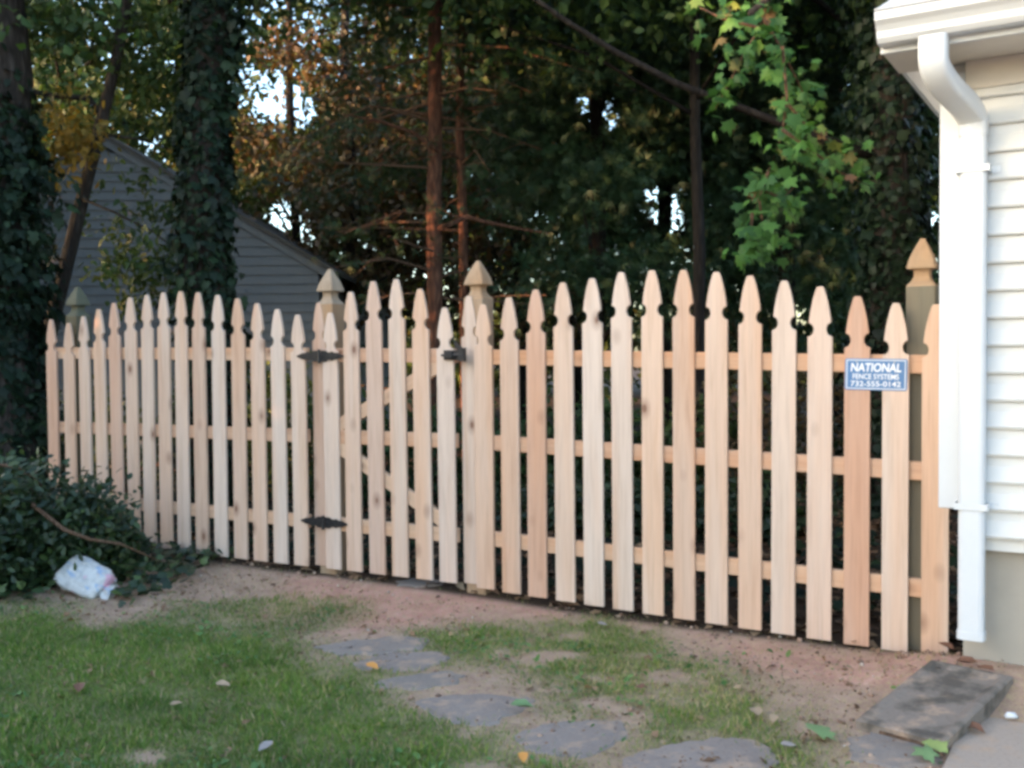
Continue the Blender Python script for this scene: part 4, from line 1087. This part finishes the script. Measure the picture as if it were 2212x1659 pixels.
# low broad-leaved weeds among the grass
rng = np.random.default_rng(58); n = 14000
X = rng.uniform(-3.2, 2.4, n); Y = rng.uniform(3.1, 6.6, n); dist = X * FN.x + (Y - F0.y) * FN.y
keep = (dist > .15) & (rng.random(n) < grass_density(X, Y)) & (fbm(X * 2.1, Y * 2.1, 81, 4) > .53) & (sdist_poly(X, Y, wk) < 0); X, Y = X[keep], Y[keep]
o = leafcloud('lawn_weeds', np.stack([X, Y, gh(X, Y) + rng.uniform(.008, .03, len(X))], 1), .020 + .02 * rng.random(len(X)) ** 3, T_OVAL, L_weed, None, nrm=(0, -.2, 1.3), spread=.5, kind='stuff', rng=rng)
o['label'] = 'low clover-like weeds scattered through the lawn'
# straw and bits of dead leaf on bare soil
rng = np.random.default_rng(6); n = 14000
X = rng.uniform(-3.2, 2.5, n); Y = rng.uniform(3.1, 7.6, n); dist = X * FN.x + (Y - F0.y) * FN.y
keep = (dist > -.05) & (sdist_poly(X, Y, wk) < 0) & (rng.random(n) < .25 + .75 * (fbm(X * 2.4, Y * 2.4, 14, 3) > .5)); X, Y = X[keep], Y[keep]
o = leafcloud('lawn_litter', np.stack([X, Y, gh(X, Y) + .006], 1), np.where(rng.random(len(X)) < .06, .045, .016), T_DIAMOND, L_litter, None, nrm=(0, 0, 1.4), spread=.5, kind='stuff', rng=rng)
o['label'] = 'crumbs of dead leaf and straw scattered on the lawn'

# clods and grit on the bare soil
T_CLOD = (np.array([(1, 0, 0), (-1, .1, 0), (0, 1, .1), (.1, -1, 0), (0, 0, .8), (0, 0, -.5)], float), np.array([(0, 2, 4), (2, 1, 4), (1, 3, 4), (3, 0, 4), (2, 0, 5), (1, 2, 5), (3, 1, 5), (0, 3, 5)]))
L_clod = leafmat('soil_clod', [(0, (.20, .13, .10)), (.6, (.36, .24, .185)), (.92, (.46, .34, .27)), (1, (.45, .43, .40))], 0, .9, .1)
rng = np.random.default_rng(46); n = 9000
X = rng.uniform(-3.0, 2.5, n); Y = rng.uniform(3.1, 7.4, n); dist = X * FN.x + (Y - F0.y) * FN.y
keep = (dist > -.1) & (sdist_poly(X, Y, wk) < 0) & (rng.random(n) > grass_density(X, Y) * 2.2) & (fbm(X * 3, Y * 3, 47, 3) > .42); X, Y = X[keep], Y[keep]
sz = .004 + .016 * rng.random(len(X)) ** 5
o = leafcloud('soil_clods', np.stack([X, Y, gh(X, Y) + sz * .3], 1), sz, T_CLOD, L_clod, None, nrm=(0, 0, 2.0), spread=.4, kind='stuff', rng=rng)
o['label'] = 'small clods and grit on the bare soil'

def simple_leafmat(name, c0, c1):
    m, nt, b = new_mat(name); N = NT(nt); tc = N.n('ShaderNodeTexCoord'); n1 = N.noise(tc.outputs['Object'], 40, 4)
    N.l(N.mix(n1.outputs[0], c0, c1), b.inputs['Base Color']); b.inputs['Roughness'].default_value = .6; return m
LF = {'green': simple_leafmat('fallen_green', (.10, .18, .07), (.17, .27, .11)), 'yellow': simple_leafmat('fallen_yellow', (.22, .29, .08), (.28, .35, .11)),
      'orange': simple_leafmat('fallen_orange', (.55, .22, .04), (.62, .30, .07)), 'tan': simple_leafmat('fallen_tan', (.30, .21, .13), (.38, .28, .18)),
      'brown': simple_leafmat('fallen_brown', (.13, .06, .035), (.2, .09, .05)), 'grey': simple_leafmat('fallen_grey', (.24, .21, .19), (.31, .28, .26))}
FL = [(1775, 1583, 'green', .10, T_MAPLE, 'pale green maple leaf on the grass between the last flagstones', 0),
      (2018, 1612, 'yellow', .10, T_MAPLE, 'yellow-green maple leaf on the flagstone by the concrete slab', 0),
      (1992, 1632, 'green', .085, T_MAPLE, 'dark green leaf under the yellow one near the concrete slab', .2),
      (1130, 1632, 'orange', .06, T_OVAL, 'orange leaf in the grass at the bottom of the lawn', 0),
      (803, 1444, 'orange', .075, T_OVAL, 'orange leaf on the purple flagstone nearest the gate', 0),
      (1385, 1487, 'brown', .06, T_OVAL, 'red-brown leaf in the right hand grass patch', 0),
      (1632, 1540, 'tan', .085, T_OVAL, 'larger of two tan leaves in the right hand grass', 0),
      (1672, 1552, 'tan', .06, T_OVAL, 'smaller of two tan leaves in the right hand grass', 0),
      (1700, 1607, 'grey', .06, T_OVAL, 'greyish leaf beside the bottom flagstone', 0),
      (172, 1482, 'brown', .08, T_OVAL, 'brown curled leaf on the lawn at far left', 0),
      (480, 1481, 'tan', .075, T_OVAL, 'pale tan leaf on the left lawn', 0),
      (1125, 1526, 'green', .10, T_OVAL, 'green curled leaf on the bluish flagstone', .4),
      (575, 1612, 'grey', .07, T_OVAL, 'greyish leaf in the left lawn close to the bottom', 0),
      (380, 1515, 'tan', .055, T_OVAL, 'small tan leaf in the middle of the left lawn', 0),
      (1300, 1345, 'grey', .06, T_OVAL, 'pale leaf on the red soil below the right panel', 0),
      (2090, 1446, 'brown', .09, T_OVAL, 'brown leaf at the foot of the foundation', .2),
      (2130, 1458, 'brown', .08, T_OVAL, 'brown leaf against the foundation, farther right', .2),
      (2042, 1432, 'brown', .08, T_OVAL, 'brown leaf between the fence end and the house', .2),
      (2100, 1575, 'brown', .09, T_OVAL, 'dark brown leaf beside the concrete slab edge', .2),
      (1335, 1330, 'tan', .05, T_OVAL, 'tan scrap of leaf below the middle of the right panel', 0)]
rng = np.random.default_rng(17)
for px, py, cnm, sz, tm, lab, curl in FL:
    x, y = GP(px, py, .03)
    if px > 2085 and py < 1500: x, y = GP(px, py, .10)
    tv, tr = tm
    an = rng.uniform(0, 2 * np.pi); c_, s_ = math.cos(an), math.sin(an)
    V = tv - np.array([0, .45, 0]); V = V * sz
    V = V * [1.25, 1, 1.0]
    z = V[:, 2] * (1.5 + curl * 4) + (V[:, 1] ** 2) / sz * (.25 + curl) + rng.normal(size=len(V)) * sz * .03
    V2 = np.stack([V[:, 0] * c_ - V[:, 1] * s_, V[:, 0] * s_ + V[:, 1] * c_, z - z.min()], 1)
    zg = max(gz(x + dx, y + dy) for dx in (-.02, 0, .02) for dy in (-.02, 0, .02))
    lift = .024
    me = np_mesh('fallen_leaf', V2, tr, [LF[cnm]]); o = link('fallen_leaf', me, None, (x, y, zg + lift), (rad(8), 0, 0))
    props(o, lab, 'leaf', 'fallen leaves')
x, y = GP(2183, 1566); o = MB().tube([(x - .022, y, gz(x, y) + .014), (x - .01, y, gz(x, y) + .022), (x + .012, y - .004, gz(x, y) + .022), (x + .024, y - .005, gz(x, y) + .014)], [.006, .014, .013, .005], 8).build('pebble', M_alu, None, smooth_=True)
props(o, 'small white pebble on the concrete walk', 'pebble')
x0, y0 = GP(1900, 1610); x1, y1 = GP(1985, 1632); x2, y2 = GP(2040, 1652)
o = MB().tube([(x0, y0, gz(x0, y0) + .045), (x1, y1, gz(x1, y1) + .04), (x2, y2, gz(x2, y2) + .03)], [.006, .005, .003], 6).build('fallen_twig', M_twig)
props(o, 'thin dead twig lying across the last flagstone', 'twig')

# ------------------------------------------------------------------ leafy screen added out of view at left to block the low sun
def sun_block_hedge():
    rng = np.random.default_rng(66); b0 = Vector((-11, 3.0, 0))
    o = thing('sun_block_hedge', b0, 'tall evergreen row added out of view at left to block the low sun', 'sun_block_hedge')
    n = 95000
    y = rng.uniform(-7, 7.6, n)
    P = np.stack([rng.normal(-11, .5, n), y, rng.uniform(0, 1, n) * (4.9 + 1.9 * smooth(2.9, 4.1, y))], 1)
    leafcloud('foliage', P, .20, T_DIAMOND, L_dark, o, b0, (0, 0, .5), 1.0, rng=rng)
    m = MB()
    for k in range(12):
        y = -6.8 + k * 1.28
        m.tube(rel([(-11, y, -.1), (-11, y + .05, 3.6)], b0), [.06, .02], 7)
    s_ = m.build('stems', M_bark, o); s_['kind'] = 'stuff'
sun_block_hedge()
